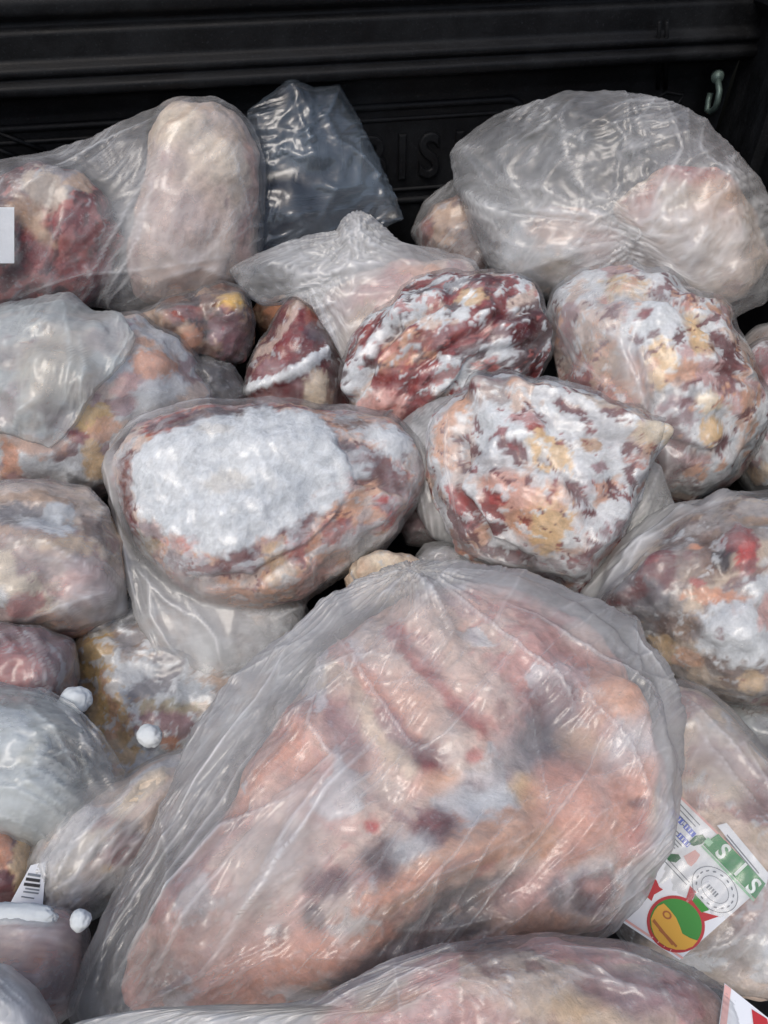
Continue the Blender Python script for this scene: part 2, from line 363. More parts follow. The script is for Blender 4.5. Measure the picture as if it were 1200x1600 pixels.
# ------------------------------------------------------------------ plastic film: drawn over whatever lies in the bag
def blur(A, it=1):
    for _ in range(it):
        B = np.pad(A, 1, mode='edge')
        A = (B[:-2, 1:-1] + B[2:, 1:-1] + B[1:-1, :-2] + B[1:-1, 2:] + 2 * B[1:-1, 1:-1]) / 6
    return A
def film(parent, fr, outline, T, Tb, haze, seed, folds=(), radials=(), patches=(), angle=30.0, nfold=16, wrinkle=0.002, tight=2, a=1.0, b=0.8, material=None,
         name='plastic_bag', back=True, cover=True, w0=0.0, smooth=4, streak=0.14, gap=0.0018, dens=1.0, spread=25, flen=(0.15, 0.5), label=None, fh=0.0022, rim=None):
    rnd = random.Random(seed)
    if rim is None: rim = 0.02 if tight == 1 else 0.12
    if tight == 1: material = material or FILM_TIGHT; streak *= 0.6
    c0 = (np.mean([p[0] for p in outline]), np.mean([p[1] for p in outline]))
    cuv = np.asarray(fr.uv(*c0)); oa = np.array(outline, float)
    pts = fr.uv(oa[:, 0], oa[:, 1]) - cuv
    size = np.hypot(*pts.T).mean() / fr.k
    n = int(np.clip(size * 0.75 * dens, 28, 330)); n -= (n - 1) % 4
    r, th = disc(n); ph = r * math.pi / 2
    rag = pn(np.stack([np.cos(th) * 6, np.sin(th) * 6, np.full_like(th, seed)], -1), 3) * 0.018 + pn(np.stack([np.cos(th) * 22, np.sin(th) * 22, np.full_like(th, seed)], -1), 4) * 0.008
    Rr = radial(pts, th, smooth * 0.6) * (1 + rag); s_, c_ = np.sin(ph) ** a, np.cos(ph).clip(0) ** b
    u, v, w = cuv[0] + Rr * s_ * np.cos(th), cuv[1] + Rr * s_ * np.sin(th), w0 + T * c_
    if cover and SOLIDS.get(parent.name):
        G = 150; lo = np.array([u.min(), v.min()]); hi = np.array([u.max(), v.max()]); st = (hi - lo) / (G - 1)
        H = np.full((G, G), -1.0)
        for S in SOLIDS[parent.name]:
            su, sv, sw = fr.local(S); i = np.round((su - lo[0]) / st[0]).astype(int); j = np.round((sv - lo[1]) / st[1]).astype(int)
            ok = (i >= 0) & (i < G) & (j >= 0) & (j < G); np.maximum.at(H, (j[ok], i[ok]), sw[ok])
        for _ in range(3):   # close pin holes
            B = np.pad(H, 1, constant_values=-1); H = np.maximum.reduce([B[1:-1, 1:-1], B[:-2, 1:-1], B[2:, 1:-1], B[1:-1, :-2], B[1:-1, 2:]])
        F = np.full((G, G), -1.0); gi = np.clip(((u - lo[0]) / st[0]), 0, G - 1.001); gj = np.clip(((v - lo[1]) / st[1]), 0, G - 1.001)
        i0, j0 = gi.astype(int), gj.astype(int); fi, fj = gi - i0, gj - j0
        base = -0.03; Hs = np.where(H < base, base, H)
        S2 = blur(Hs, tight); S2 = np.maximum(S2, np.where(H > -0.5, H, -1))
        S2 = blur(S2, 1)
        d = S2[j0, i0] * (1 - fi) * (1 - fj) + S2[j0, i0 + 1] * fi * (1 - fj) + S2[j0 + 1, i0] * (1 - fi) * fj + S2[j0 + 1, i0 + 1] * fi * fj
        k = 0.006; x = np.clip((d + gap - w) / k, -20, 20)
        w = w + k * np.log1p(np.exp(x)) * sstep(1.0, 0.93, r)
    L3 = np.stack([u, v, w], -1)
    P = fr.px(u, v, np.full_like(u, w0 + T * 0.6))
    hz = np.full(len(u), haze, float); h = np.zeros(len(u))
    jit = np.stack([fbm(L3 * 30, 3, seed + 50), fbm(L3 * 30, 3, seed + 51)], -1) * 4
    ca, sa = math.cos(R(angle)), math.sin(R(angle))
    # fine parallel creases of stretched film
    along, across = P[:, 0] * ca + P[:, 1] * sa, -P[:, 0] * sa + P[:, 1] * ca
    wv = fbm(L3 * 9, 2, seed + 52)
    q2 = np.stack([along / 230 + wv * 0.5 + 9, across / 7 + wv * 3.0, np.full_like(along, seed * 0.77)], -1)
    st2 = (1 - np.abs(fbm(q2, 2, seed + 59)) * 4).clip(0, 1) ** 3
    q = np.stack([along / 170 + wv * 0.8, across / 16 + wv * 2.5, np.full_like(along, seed * 0.37)], -1)
    st1 = fbm(q, 3, seed + 53); reg = sstep(-0.25, 0.35, fbm(L3 * 14, 2, seed + 54))
    rd = (1 - np.abs(st1) * 3).clip(0, 1) ** 3
    h += rd * wrinkle * reg + st2 * wrinkle * 0.25; hz += (rd * 1.1 + st1 * 0.35 + st2 * 0.5) * streak * reg
    h += fbm(L3 * 8, 2, seed + 55) * wrinkle * 1.8 # + (0.2 - np.abs(pn(L3 * 46 + jit * 0.02 @ np.array([[1, 0, 1], [0, 1, 1.0]]), seed + 58))) * wrinkle * 0.25
    cr = (1 - np.abs(fbm(L3 * 38 + jit[:, :1] * 0.03, 3, seed + 56)) * 3.2).clip(0, 1) ** 4
    hz += cr * streak * 0.3
    hz += fbm(L3 * 17, 3, seed + 57) * 0.06
    ext = np.ptp(oa, axis=0)
    fl = list(folds)
    for i in range(int(nfold * 2.4)):
        m = rnd.random(), rnd.random(); ang = R(angle + rnd.gauss(0, spread)); ln = ext.max() * rnd.uniform(*flen)
        x0, y0 = oa[:, 0].min() + m[0] * ext[0], oa[:, 1].min() + m[1] * ext[1]
        bend = rnd.gauss(0, 0.05) * ln; big = rnd.random() < 0.35; dx, dy = math.cos(ang) * ln / 2, math.sin(ang) * ln / 2
        fl.append(([(x0 - dx, y0 - dy), (x0 - bend * math.sin(ang), y0 + bend * math.cos(ang)), (x0 + dx, y0 + dy)], rnd.uniform(6, 15) if big else rnd.uniform(1.4, 4), rnd.uniform(0.7, 1.6) * fh if big else rnd.uniform(0.3, 0.8) * fh, rnd.uniform(0.02, 0.14) if big else rnd.uniform(0.03, 0.2)))
    for (line, wd, hh, hk) in fl:
        d, t = seg_dist(P + jit, line); tp = np.sin(np.clip(t, 0.02, 0.98) * math.pi) ** 0.6
        wv_ = wd * (0.55 + 0.6 * tp); g = np.exp(-(d / wv_) ** 2) * tp
        h += hh * 0.9 * np.exp(-d / (wv_ * 1.6)) * tp; hz += hk * (0.85 * np.exp(-(d / np.minimum(wv_ * 0.42, 2.4)) ** 2) + 0.25 * np.exp(-d / (wv_ * 2.5))) * tp
    for (x, y, rad, hh, hk, k) in radials:      # pleats gathered round a knot
        d = P + jit * 0.6 - (x, y); rr = np.hypot(*d.T); an = np.arctan2(d[:, 1], d[:, 0])
        f = fbm(np.stack([np.cos(an) * k, np.sin(an) * k, rr / rad * 0.5 + seed], -1), 3, seed + 60)
        g = np.exp(-(rr / rad) ** 2); rdg = (1 - np.abs(f) * 3).clip(0, 1) ** 2
        h += rdg * hh * g * np.clip(rr / 14, 0, 1); hz += (rdg * hk + hk * 0.3) * g
    for (x, y, rx, ry, ang, dv, soft) in patches:   # denser or clearer areas (frosting inside the bag, doubled film)
        c2, s2 = math.cos(R(ang)), math.sin(R(ang)); d = P + jit * 2.0 - (x, y)
        e = np.hypot((d[:, 0] * c2 + d[:, 1] * s2) / rx, (-d[:, 0] * s2 + d[:, 1] * c2) / ry)
        hz += dv * sstep(1 + soft, 1 - soft, e)
    hz += rim * sstep(0.955, 0.995, r)
    edge = sstep(1.0, 0.9, r) * 0.85 + 0.15
    L3[:, 2] += h * edge
    V = L3; Q = grid_quads(n)
    if back:
        nb = (n - 1) // 4 + 1; g = np.arange(0, n, 4); idx = (g[:, None] * n + g[None, :]).ravel()
        rb = r[idx]; B = V[idx].copy(); B[:, 2] = w0 - Tb * np.cos(rb * math.pi / 2).clip(0) ** b
        rim = rb > 0.999; B[rim] = V[idx][rim]
        Q = np.concatenate([Q, grid_quads(nb, len(V), True)]); hz = np.concatenate([hz, hz[idx]]); V = np.concatenate([V, B])
    W = fr.world(V[:, 0], V[:, 1], V[:, 2])
    me = raw_mesh(name, W - np.array(parent.location), Q)
    fa = me.attributes.new('haze', 'FLOAT', 'POINT'); fa.data.foreach_set('value', np.clip(hz, 0.0, 0.95).astype(np.float32))
    o = link_mesh(name, me, material or FILM, parent)
    if label: o['label'] = label
    return o
def packet(label, fr, name='meat_packet', cat='packaged meat', group=GROUP):
    o = empty(name, fr.C - fr.N * 0.05); return tag(o, label, cat, group)
def grow(outline, k):
    c = np.mean(outline, axis=0); return [tuple(c + (np.array(p) - c) * (1 + k / max(np.hypot(*(np.array(p) - c)), 1))) for p in outline]

#@@DATA
# ------------------------------------------------------------------ the truck bed
YAW = 10.5
WD = np.array([math.cos(R(YAW)), math.sin(R(YAW)), 0]); WN = np.array([math.sin(R(YAW)), -math.cos(R(YAW)), 0]); WO = np.array([0, 1.05, 0])
FLOOR_Z = 0.15; S0, S1 = -0.97, 0.50
def wpt(s, z, off=0.0): return WO + WD * s + WN * off + ZUP * z
def wall_sz(px, py, off=0.0):
    d = ray(px, py); q = WO + WN * off; t = ((q - CAM) @ WN) / (d @ WN); p = CAM + d * t; return (p - WO) @ WD, p[2]
bed = tag(empty('truck_bed', (0, 0.4, FLOOR_Z)), 'black painted pickup truck bed holding the whole heap of bagged meat', 'truck bed')
BL = np.array(bed.location)
def extrude_profile(name, prof, s0, s1, parent, steps=2, m=PAINT, smooth=False):
    """prof: list of (offset, z); swept along the wall"""
    V, F = [], []
    ss = np.linspace(s0, s1, steps)
    for s in ss:
        for (o_, z) in prof: V.append(wpt(s, z, o_) - BL)
    k = len(prof)
    for i in range(steps - 1):
        for j in range(k - 1): F.append((i * k + j, i * k + j + 1, (i + 1) * k + j + 1, (i + 1) * k + j))
    me = poly_mesh(name, V, F); o = link_mesh(name, me, m, parent, smooth)
    return o
def arc(pts, n=4, r=0.004):
    """round the corners of a profile"""
    out = [pts[0]]
    for i in range(1, len(pts) - 1):
        a, b, c = map(np.array, (pts[i - 1], pts[i], pts[i + 1]))
        rr = min(r, np.linalg.norm(a - b) * 0.45, np.linalg.norm(c - b) * 0.45)
        p, q = b + nrm(a - b) * rr, b + nrm(c - b) * rr
        for t in np.linspace(0, 1, n): out.append(tuple((1 - t) ** 2 * p + 2 * t * (1 - t) * b + t * t * q))
    out.append(pts[-1]); return out
LOW = -0.030
prof = [(-0.10, 0.14), (-0.10, 0.70), (-0.02, 0.70), (0.006, 0.668), (0.006, 0.655), (-0.006, 0.648), (-0.006, 0.643), (0.002, 0.638), (0.0, 0.610), (0.010, 0.603), (0.010, 0.597),
        (0.003, 0.592), (0.014, 0.586), (0.012, 0.576), (-0.022, 0.566), (-0.026, 0.552), (LOW + 0.002, 0.545), (LOW, 0.14)]
bulk = extrude_profile('tailgate', arc(prof), S0, S1, bed, 2, PAINT, True)
def tube(pts, rad, k=8, closed=False):
    pts = [np.array(p, float) for p in pts]; n = len(pts); V, F = [], []
    up = None
    for i, p in enumerate(pts):
        a = pts[(i - 1) % n] if (closed or i) else p; b = pts[(i + 1) % n] if (closed or i < n - 1) else p
        t = nrm(b - a)
        if up is None: up = nrm(np.cross(t, [0.31, 0.55, 0.77]))
        up = nrm(up - t * (up @ t)); sd = np.cross(t, up)
        r_ = rad[i] if hasattr(rad, '__len__') else rad
        for j in range(k):
            an = 2 * math.pi * j / k; V.append(p + (up * math.cos(an) + sd * math.sin(an)) * r_)
    for i in range(n if closed else n - 1):
        for j in range(k):
            F.append((i * k + j, i * k + (j + 1) % k, ((i + 1) % n) * k + (j + 1) % k, ((i + 1) % n) * k + j))
    if not closed: F += [tuple(range(k))[::-1], tuple(range((n - 1) * k, n * k))]
    return V, F
# the pressed panel round the name: two beads, as far as the photograph shows them
sR, zT = wall_sz(822, 153, LOW); zB = 0.405
for inset, rad in ((0.0, 0.0055), (0.016, 0.0035)):
    a, b, t_, u_ = S0 + 0.18 + inset, sR - inset, zT - inset, zB + inset; cr = 0.026
    pts = []
    for (cx, cz, a0) in ((b - cr, t_ - cr, 0), (a + cr, t_ - cr, 90), (a + cr, u_ + cr, 180), (b - cr, u_ + cr, 270)):
        for q in range(6): an = R(a0 + q * 18); pts.append(wpt(cx + cr * math.cos(an), cz + cr * math.sin(an), LOW + 0.001) - BL)
    V, F = tube(pts, rad, 8, True); link_mesh('panel_bead', poly_mesh('panel_bead', V, F), PAINT, bulk).parent = bulk
# embossed letters
def glyph(ch, size, depth, bev=0.0, fat=0.0):
    cu = bpy.data.curves.new('glyph', 'FONT'); cu.body = ch; cu.size = size; cu.extrude = depth / 2; cu.bevel_depth = bev; cu.bevel_resolution = 2; cu.resolution_u = 6
    cu.align_x = 'CENTER'; cu.offset = fat
    ob = bpy.data.objects.new('glyph', cu); COL.objects.link(ob); dg = bpy.context.evaluated_depsgraph_get(); dg.update()
    me = bpy.data.meshes.new_from_object(ob.evaluated_get(dg))
    v = np.zeros(len(me.vertices) * 3, np.float32); me.vertices.foreach_get('co', v); v = v.reshape(-1, 3).astype(float)
    f = [tuple(p.vertices) for p in me.polygons]
    bpy.data.objects.remove(ob); bpy.data.curves.remove(cu); bpy.data.meshes.remove(me)
    return v, f
for ch, x in zip('MITSUBISHI', (342, 388, 428, 474, 524, 582, 627, 668, 730, 780)):
    ybot = 277 - (x - 668) * 0.055
    s, z = wall_sz(x, ybot, LOW); s2, z2 = wall_sz(x, ybot - 72, LOW)
    v, f = glyph(ch, 1.0, 0.06, 0.035)
    h = v[:, 1].max() - v[:, 1].min(); k = (z2 - z) / h; v[:, 1] -= v[:, 1].min()
    W = [wpt(s + p[0] * k * 0.82, z + p[1] * k, LOW + 0.002 + p[2] * k) - BL for p in v]
    link_mesh('letter', poly_mesh('letter', W, f), PAINT, bulk, False)
# floor with pressed ribs
fp, k = [], 0
xs = np.arange(S0, S1 + 0.001, 0.01)
V = []; F = []
for yy in (0.02, 1.6):
    for x in xs:
        rib = 0.006 * (1 if (int(round((x - S0) / 0.01)) % 12) < 6 else 0)
        p = WO + WD * x + WN * (yy - 0.10); V.append(np.array([p[0], p[1], FLOOR_Z + rib]) - BL)
n = len(xs)
for i in range(n - 1): F.append((i, i + 1, n + i + 1, n + i))
link_mesh('bed_floor', poly_mesh('bed_floor', V, F), PAINT, bed, False)
# side walls, with upright ribs and the wheel arches
def side(s, sgn):
    V, F = [], []
    prof = []
    for y in np.arange(-0.02, 1.5, 0.01):
        rib = 0.010 if any(abs(y - c) < 0.016 for c in (0.075, 0.135)) else 0.0
        prof.append((y, s - sgn * rib))
    zs = [(FLOOR_Z, 0.0), (0.62, 0.0), (0.64, -0.02), (0.70, -0.02), (0.70, 0.10)]
    for (z, o_) in zs:
        for (y, x) in prof: p = WO + WD * (x + sgn * o_) + WN * y; V.append(np.array([p[0], p[1], z]) - BL)
    n = len(prof)
    for a in range(len(zs) - 1):
        for i in range(n - 1): F.append((a * n + i, a * n + i + 1, (a + 1) * n + i + 1, (a + 1) * n + i))
    return link_mesh('side_wall', poly_mesh('side_wall', V, F), PAINT, bed, False)
swr = side(S1, 1); swl = side(S0, -1)
def arch(s, sgn):
    V, F = [], []; n = 25
    for i, an in enumerate(np.linspace(0, math.pi, n)):
        y = 0.62 - 0.36 * math.cos(an); z = FLOOR_Z + 0.24 * math.sin(an) ** 0.8
        for (o_, dz) in ((0.002, 0), (0.10, 0), (0.125, -0.015), (0.13, -0.04), (0.13, -0.30)):
            p = WO + WD * (s - sgn * o_) + WN * y; V.append(np.array([p[0], p[1], max(FLOOR_Z - 0.01, z + dz)]) - BL)
    for i in range(n - 1):
        for j in range(4): F.append((i * 5 + j, i * 5 + j + 1, (i + 1) * 5 + j + 1, (i + 1) * 5 + j))
    link_mesh('wheel_arch', poly_mesh('wheel_arch', V, F), PAINT, bed, True)
arch(S1, 1); arch(S0, -1)
# tie-down loop in the corner and the small pressed pocket beside it
def wp(px, py, off): s, z = wall_sz(px, py, off); return wpt(s, z, off) - BL
pts = [wp(*q) for q in ((1121, 122, 0.0), (1122, 130, 0.012), (1124, 142, 0.022), (1122, 156, 0.026), (1118, 168, 0.022), (1111, 175, 0.012), (1105, 172, 0.004), (1107, 158, 0.0), (1110, 146, -0.004))]
V, F = tube(pts, 0.0042, 8); hook = link_mesh('tie_down_hook', poly_mesh('tie_down_hook', V, F), STEEL, bed)
V, F = tube([wp(1121, 118, -0.01), wp(1121, 121, 0.008)], [0.009, 0.008], 12); link_mesh('hook_boss', poly_mesh('hook_boss', V, F), STEEL, hook)
pts = [wp(x, y, LOW + 0.002) for (x, y) in ((1022, 158), (1040, 144), (1068, 147), (1060, 162), (1048, 172))]
V, F = tube(pts, 0.003, 6); link_mesh('pressed_edge', poly_mesh('pressed_edge', V, F), PAINT, bulk)
for x in (1030, 1042):
    V, F = tube([wp(x, 34, 0.016), wp(x - 2, 138, LOW + 0.004)], 0.003, 6); link_mesh('pressed_edge', poly_mesh('pressed_edge', V, F), PAINT, bulk)
for a, b in (((-20, 200), (70, 236)), ((-20, 226), (30, 247))):
    V, F = tube([wp(*a, LOW + 0.002), wp(*b, LOW + 0.002)], 0.004, 6); link_mesh('pressed_edge', poly_mesh('pressed_edge', V, F), PAINT, bulk)
# ------------------------------------------------------------------ the packets, from the tailgate towards the camera
# A: long loose bag at the back left: red joint and pale shank, empty blue-grey end on the right
fr = Frame(215, 330, 0.465, 0.12)
o = packet('long loose clear bag against the tailgate with a red joint and a pale shank', fr)
meat(o, fr, [(-60, 300), (0, 275), (60, 262), (125, 272), (170, 310), (188, 370), (180, 430), (140, 475), (60, 490), (-40, 480)], 0.045, 0.05, 'maroon', [
    ('n', 'dark', 40, 0.02, 0.2, 0.8, 60, 4), ('b', 110, 390, 75, 70, 0, 'red', 0.5, 0.75, 14), ('n', 'dark', 70, 0.12, 0.12, 0.8, 60, 4), ('n', 'rose', 80, 0.2, 0.1, 0.7, 60, 4), ('b', 140, 430, 40, 40, 0, 'red', 0.5, 0.6, 10),
    ('b', 90, 292, 55, 30, -10, 'grey', 0.5, 0.9, 12), ('b', 75, 300, 35, 30, 40, 'beige', 0.5, 0.7, 10), ('p', [(12, 318), (60, 318), (92, 390), (70, 385), (30, 350)], 'tan', 8, 0.9, 8),
    ('b', 125, 290, 22, 14, 20, 'tan', 0.5, 0.8, 6), ('l', [(0, 470), (60, 430), (130, 450)], 8, 'rose', 0.6, 0.6, 10), ('n', 'ice', 70, 0.34, 0.1, 0.5, 70, 3)],
    11, bumps=[(110, 360, 40, 60, 10, 0.008)], ridges=[([(90, 300), (80, 380), (100, 460)], 10, -0.006)], name='meat_joint', b=0.45)
meat(o, fr, [(238, 200), (255, 175), (285, 163), (338, 165), (378, 195), (402, 240), (404, 330), (398, 410), (350, 465), (285, 482), (215, 470), (195, 420), (212, 340), (230, 260)], 0.07, 0.04, 'pale', [
    ('n', 'beige', 16, 0.1, 0.3, 0.6, 0, 1), ('n', 'mauve', 20, 0.2, 0.2, 0.45, 60, 2), ('b', 270, 200, 40, 36, -30, 'cream', 0.5, 0.8, 12), ('b', 335, 255, 46, 50, 0, 'cream', 0.6, 0.7, 14),
    ('b', 365, 215, 26, 26, 0, 'tan', 0.6, 0.6, 9), ('l', [(250, 215), (290, 180), (340, 175)], 7, 'tan', 0.6, 0.5, 9), ('b', 280, 330, 60, 75, 0, 'mauve', 0.8, 0.35, 14),
    ('l', [(385, 230), (396, 320), (380, 400)], 10, 'rose', 0.7, 0.4, 8), ('b', 300, 440, 60, 24, 0, 'peach', 0.6, 0.5, 10)], 12, bumps=[(300, 195, 40, 30, 0, 0.01), (360, 270, 30, 60, 0, 0.008)], name='shank', facet=0.3, sk=0.9)
# small white label at the left edge
lab = raw_mesh('product_label', fr.world(*(fr.uv(*np.meshgrid(np.linspace(-40, 24, 5), np.linspace(325, 412, 5)), 0.05).reshape(-1, 2).T), np.full(25, 0.057)) - np.array(o.location), grid_quads(5, 0, True))
link_mesh('product_label', lab, PAPER, o); SOLIDS[o.name].append(fr.world(*(fr.uv(*np.meshgrid(np.linspace(-40, 24, 60), np.linspace(325, 412, 60)), 0.05).reshape(-1, 2).T), np.full(3600, 0.057)))

film(o, fr, [(-70, 280), (-30, 258), (60, 243), (130, 222), (210, 182), (285, 158), (345, 158), (400, 200), (412, 280), (412, 380), (390, 440), (330, 485), (250, 502), (150, 480), (60, 480), (-60, 500)],
     0.05, 0.05, 0.14, 101, tight=14, folds=[([(30, 305), (110, 250), (190, 205), (240, 185)], 3, 0.004, 0.35), ([(245, 250), (190, 350), (120, 470)], 3, 0.003, 0.4), ([(240, 290), (215, 380), (160, 470)], 4, 0.003, 0.35),
     ([(255, 230), (225, 330), (200, 380)], 3, 0.003, 0.3), ([(0, 475), (130, 430), (250, 420), (380, 400)], 4, 0.003, 0.3), ([(355, 230), (375, 300), (390, 360)], 3, 0.003, 0.25), ([(40, 470), (90, 370), (130, 320)], 3, 0.002, 0.3),
     ([(250, 440), (310, 420), (370, 440)], 5, 0.004, 0.3)],
     angle=-55, nfold=14, patches=[(300, 440, 100, 50, -10, 0.12, 0.6), (230, 330, 60, 90, 20, 0.08, 0.6), (90, 380, 90, 90, 0, -0.10, 0.6)], streak=0.2)
film(o, fr, [(385, 175), (420, 148), (452, 124), (490, 140), (530, 132), (560, 185), (592, 250), (630, 345), (560, 372), (470, 385), (400, 400), (392, 300)], 0.03, 0.02, 0.09, 102, cover=False, material=FILM_BLUE,
     name='loose_bag_end', folds=[([(452, 128), (470, 200), (500, 280)], 4, 0.006, 0.1), ([(500, 215), (545, 235), (590, 275), (560, 320)], 4, 0.008, 0.35), ([(430, 230), (470, 250), (520, 235)], 6, 0.008, 0.25), ([(530, 140), (505, 190), (530, 230)], 5, 0.008, 0.2),
     ([(470, 285), (520, 300), (590, 285)], 4, 0.007, 0.3), ([(440, 300), (450, 340), (500, 330)], 6, 0.006, 0.2)],
     angle=-20, nfold=18, wrinkle=0.006, streak=0.22, patches=[(450, 245, 40, 24, 10, 0.2, 0.5), (570, 275, 25, 30, 30, 0.25, 0.5), (430, 330, 60, 70, 0, -0.1, 0.6)], spread=60, fh=0.006, smooth=2)
# D: brownish joint half hidden behind the big right-hand bag
fr = Frame(710, 355, 0.395, 0.15)
o = packet('brownish wrapped joint half hidden behind the big clear bag beside the embossed letters', fr)
meat(o, fr, [(648, 360), (672, 320), (720, 305), (760, 330), (800, 400), (780, 450), (720, 440), (665, 405)], 0.05, 0.05, 'brown', [('b', 700, 350, 35, 30, -20, 'tan', 0.5, 0.8, 10), ('n', 'dark', 30, 0.15, 0.15, 0.7, 0, 1), ('b', 662, 362, 14, 22, 20, 'red', 0.6, 0.6, 6), ('n', 'ice', 50, 0.3, 0.1, 0.4, 30, 2)], 21)
film(o, fr, [(640, 365), (662, 315), (705, 283), (735, 272), (790, 300), (820, 400), (800, 450), (720, 445), (665, 410)], 0.05, 0.04, 0.16, 121, angle=-50, nfold=8, streak=0.2)

# C: big clear bag at the back right with two pale pieces
fr = Frame(960, 330, 0.445, 0.15)
o = packet('big puffed clear bag at the back right, gathered to a point between two pale pieces', fr)
meat(o, fr, [(770, 400), (800, 350), (860, 325), (930, 335), (985, 375), (985, 420), (930, 455), (860, 462), (800, 445)], 0.055, 0.05, 'pale', [('n', 'frost', 22, 0.0, 0.2, 0.8, 0, 1.5), ('b', 878, 360, 48, 24, -5, 'peach', 0.6, 0.95, 10), ('b', 870, 420, 30, 16, -10, 'fat', 0.5, 0.8, 8),
    ('b', 945, 385, 40, 26, 0, 'pink', 0.6, 0.7, 10), ('l', [(900, 430), (960, 410)], 9, 'rose', 0.6, 0.5, 8), ('b', 810, 380, 26, 30, 0, 'ice', 0.5, 0.8, 9)], 31, sk=0.9)
meat(o, fr, [(960, 330), (990, 290), (1050, 265), (1120, 280), (1175, 330), (1195, 400), (1165, 465), (1100, 485), (1030, 460), (985, 410)], 0.065, 0.05, 'beige', [('n', 'pale', 16, 0.0, 0.25, 0.7, 30, 1.5), ('b', 1090, 275, 55, 26, 5, 'rose', 0.6, 0.95, 12), ('b', 1095, 285, 30, 12, 8, 'red', 0.6, 0.7, 8), ('b', 1010, 320, 26, 36, 20, 'rose', 0.6, 0.7, 10),
    ('b', 1130, 320, 40, 40, 0, 'peach', 0.7, 0.6, 12), ('b', 1060, 400, 70, 60, 0, 'pale', 0.8, 0.6, 14), ('n', 'mauve', 24, 0.25, 0.15, 0.4, 0, 1)], 32, bumps=[(1090, 290, 60, 30, 10, 0.012)], sk=0.9)
film(o, fr, [(703, 240), (722, 218), (780, 182), (830, 165), (885, 146), (960, 146), (1040, 160), (1105, 192), (1135, 232), (1165, 262), (1205, 320), (1225, 400), (1200, 470), (1135, 508), (1080, 480), (1000, 452), (910, 466), (850, 470), (795, 450), (760, 415), (738, 345), (712, 300)],
     0.065, 0.05, 0.17, 103, folds=[([(735, 310), (800, 330), (880, 340), (960, 345)], 5, 0.006, 0.3), ([(880, 170), (880, 230), (900, 290), (940, 330)], 5, 0.006, 0.25), ([(1050, 185), (1060, 240), (1030, 300), (1005, 360)], 5, 0.006, 0.35), ([(1100, 195), (1090, 240), (1150, 300)], 4, 0.004, 0.3),
     ([(730, 335), (760, 400), (800, 450)], 4, 0.004, 0.35), ([(760, 290), (840, 300), (930, 340)], 4, 0.006, 0.2), ([(990, 250), (960, 200), (1030, 180)], 4, 0.005, 0.25), ([(1000, 370), (1080, 390), (1180, 450)], 4, 0.003, 0.2), ([(1000, 370), (1060, 300), (1110, 260)], 4, 0.004, 0.3), ([(850, 465), (920, 440), (990, 380)], 4, 0.003, 0.3)],
     radials=[(1003, 372, 95, 0.006, 0.35, 9)], patches=[(950, 235, 210, 80, 10, -0.10, 0.6), (830, 400, 90, 70, 0, 0.12, 0.6), (1060, 400, 120, 90, 0, 0.10, 0.6)], angle=-35, nfold=34, wrinkle=0.0035, spread=50, fh=0.0055, streak=0.24, smooth=2, tight=10)

film(o, fr, [(716, 300), (735, 285), (800, 300), (880, 335), (960, 350), (1003, 372), (960, 430), (900, 468), (840, 474), (785, 452), (752, 405), (735, 345)], 0.075, 0.03, 0.10, 106, name='loose_bag_end', tight=4, gap=0.008, angle=15, nfold=20, wrinkle=0.004, streak=0.22, spread=35, fh=0.005, smooth=2, back=False,
     folds=[([(735, 320), (800, 340), (900, 350), (1000, 370)], 4, 0.006, 0.3), ([(1000, 375), (900, 400), (800, 430)], 4, 0.005, 0.25), ([(1000, 375), (930, 430), (860, 465)], 4, 0.005, 0.25)], radials=[(1003, 372, 110, 0.006, 0.25, 9)])
# B: knobbly brown bone end on the left
fr = Frame(315, 520, 0.36, 0.2)
o = packet('knobbly dark brown joint end sticking out under the long loose bag at the left', fr)
meat(o, fr, [(200, 500), (250, 480), (300, 465), (345, 448), (380, 462), (392, 505), (384, 545), (350, 572), (300, 560), (235, 530)], 0.05, 0.06, 'brown', [('n', 'black', 34, 0.05, 0.15, 0.8, 0, 1), ('b', 358, 480, 20, 18, 0, 'yellow', 0.6, 0.9, 7), ('b', 352, 525, 22, 30, 0, 'mauve', 0.6, 0.8, 8), ('b', 305, 528, 14, 14, 0, 'orange', 0.6, 0.8, 6),
    ('b', 250, 495, 30, 12, 15, 'tan', 0.6, 0.8, 8), ('b', 295, 495, 24, 16, 10, 'rose', 0.7, 0.5, 8), ('n', 'tan', 40, 0.25, 0.1, 0.6, 0, 1)], 41, bumps=[(355, 490, 22, 26, 0, 0.016), (350, 535, 22, 22, 0, 0.012), (300, 525, 20, 20, 0, 0.01), (270, 505, 20, 16, 0, 0.01)], rough=0.008)
film(o, fr, [(195, 495), (250, 472), (300, 458), (350, 440), (388, 455), (400, 505), (392, 555), (352, 582), (300, 568), (230, 540)], 0.02, 0.05, 0.06, 141, angle=-10, nfold=6, streak=0.15)
# dark piece behind J
fr = Frame(335, 612, 0.312, 0.2)
o = packet('small dark joint under taut clear film between the left hand packets', fr)
meat(o, fr, [(270, 560), (320, 555), (360, 580), (384, 615), (372, 660), (320, 680), (270, 650)], 0.04, 0.05, 'black', [('b', 305, 630, 26, 24, 0, 'mauve', 0.7, 0.6, 8), ('n', 'grey', 60, 0.3, 0.08, 0.8, 40, 2)], 42)
film(o, fr, [(262, 552), (315, 548), (365, 572), (392, 612), (380, 668), (320, 688), (262, 655)], 0.03, 0.04, 0.12, 142, angle=-35, nfold=8, streak=0.2)
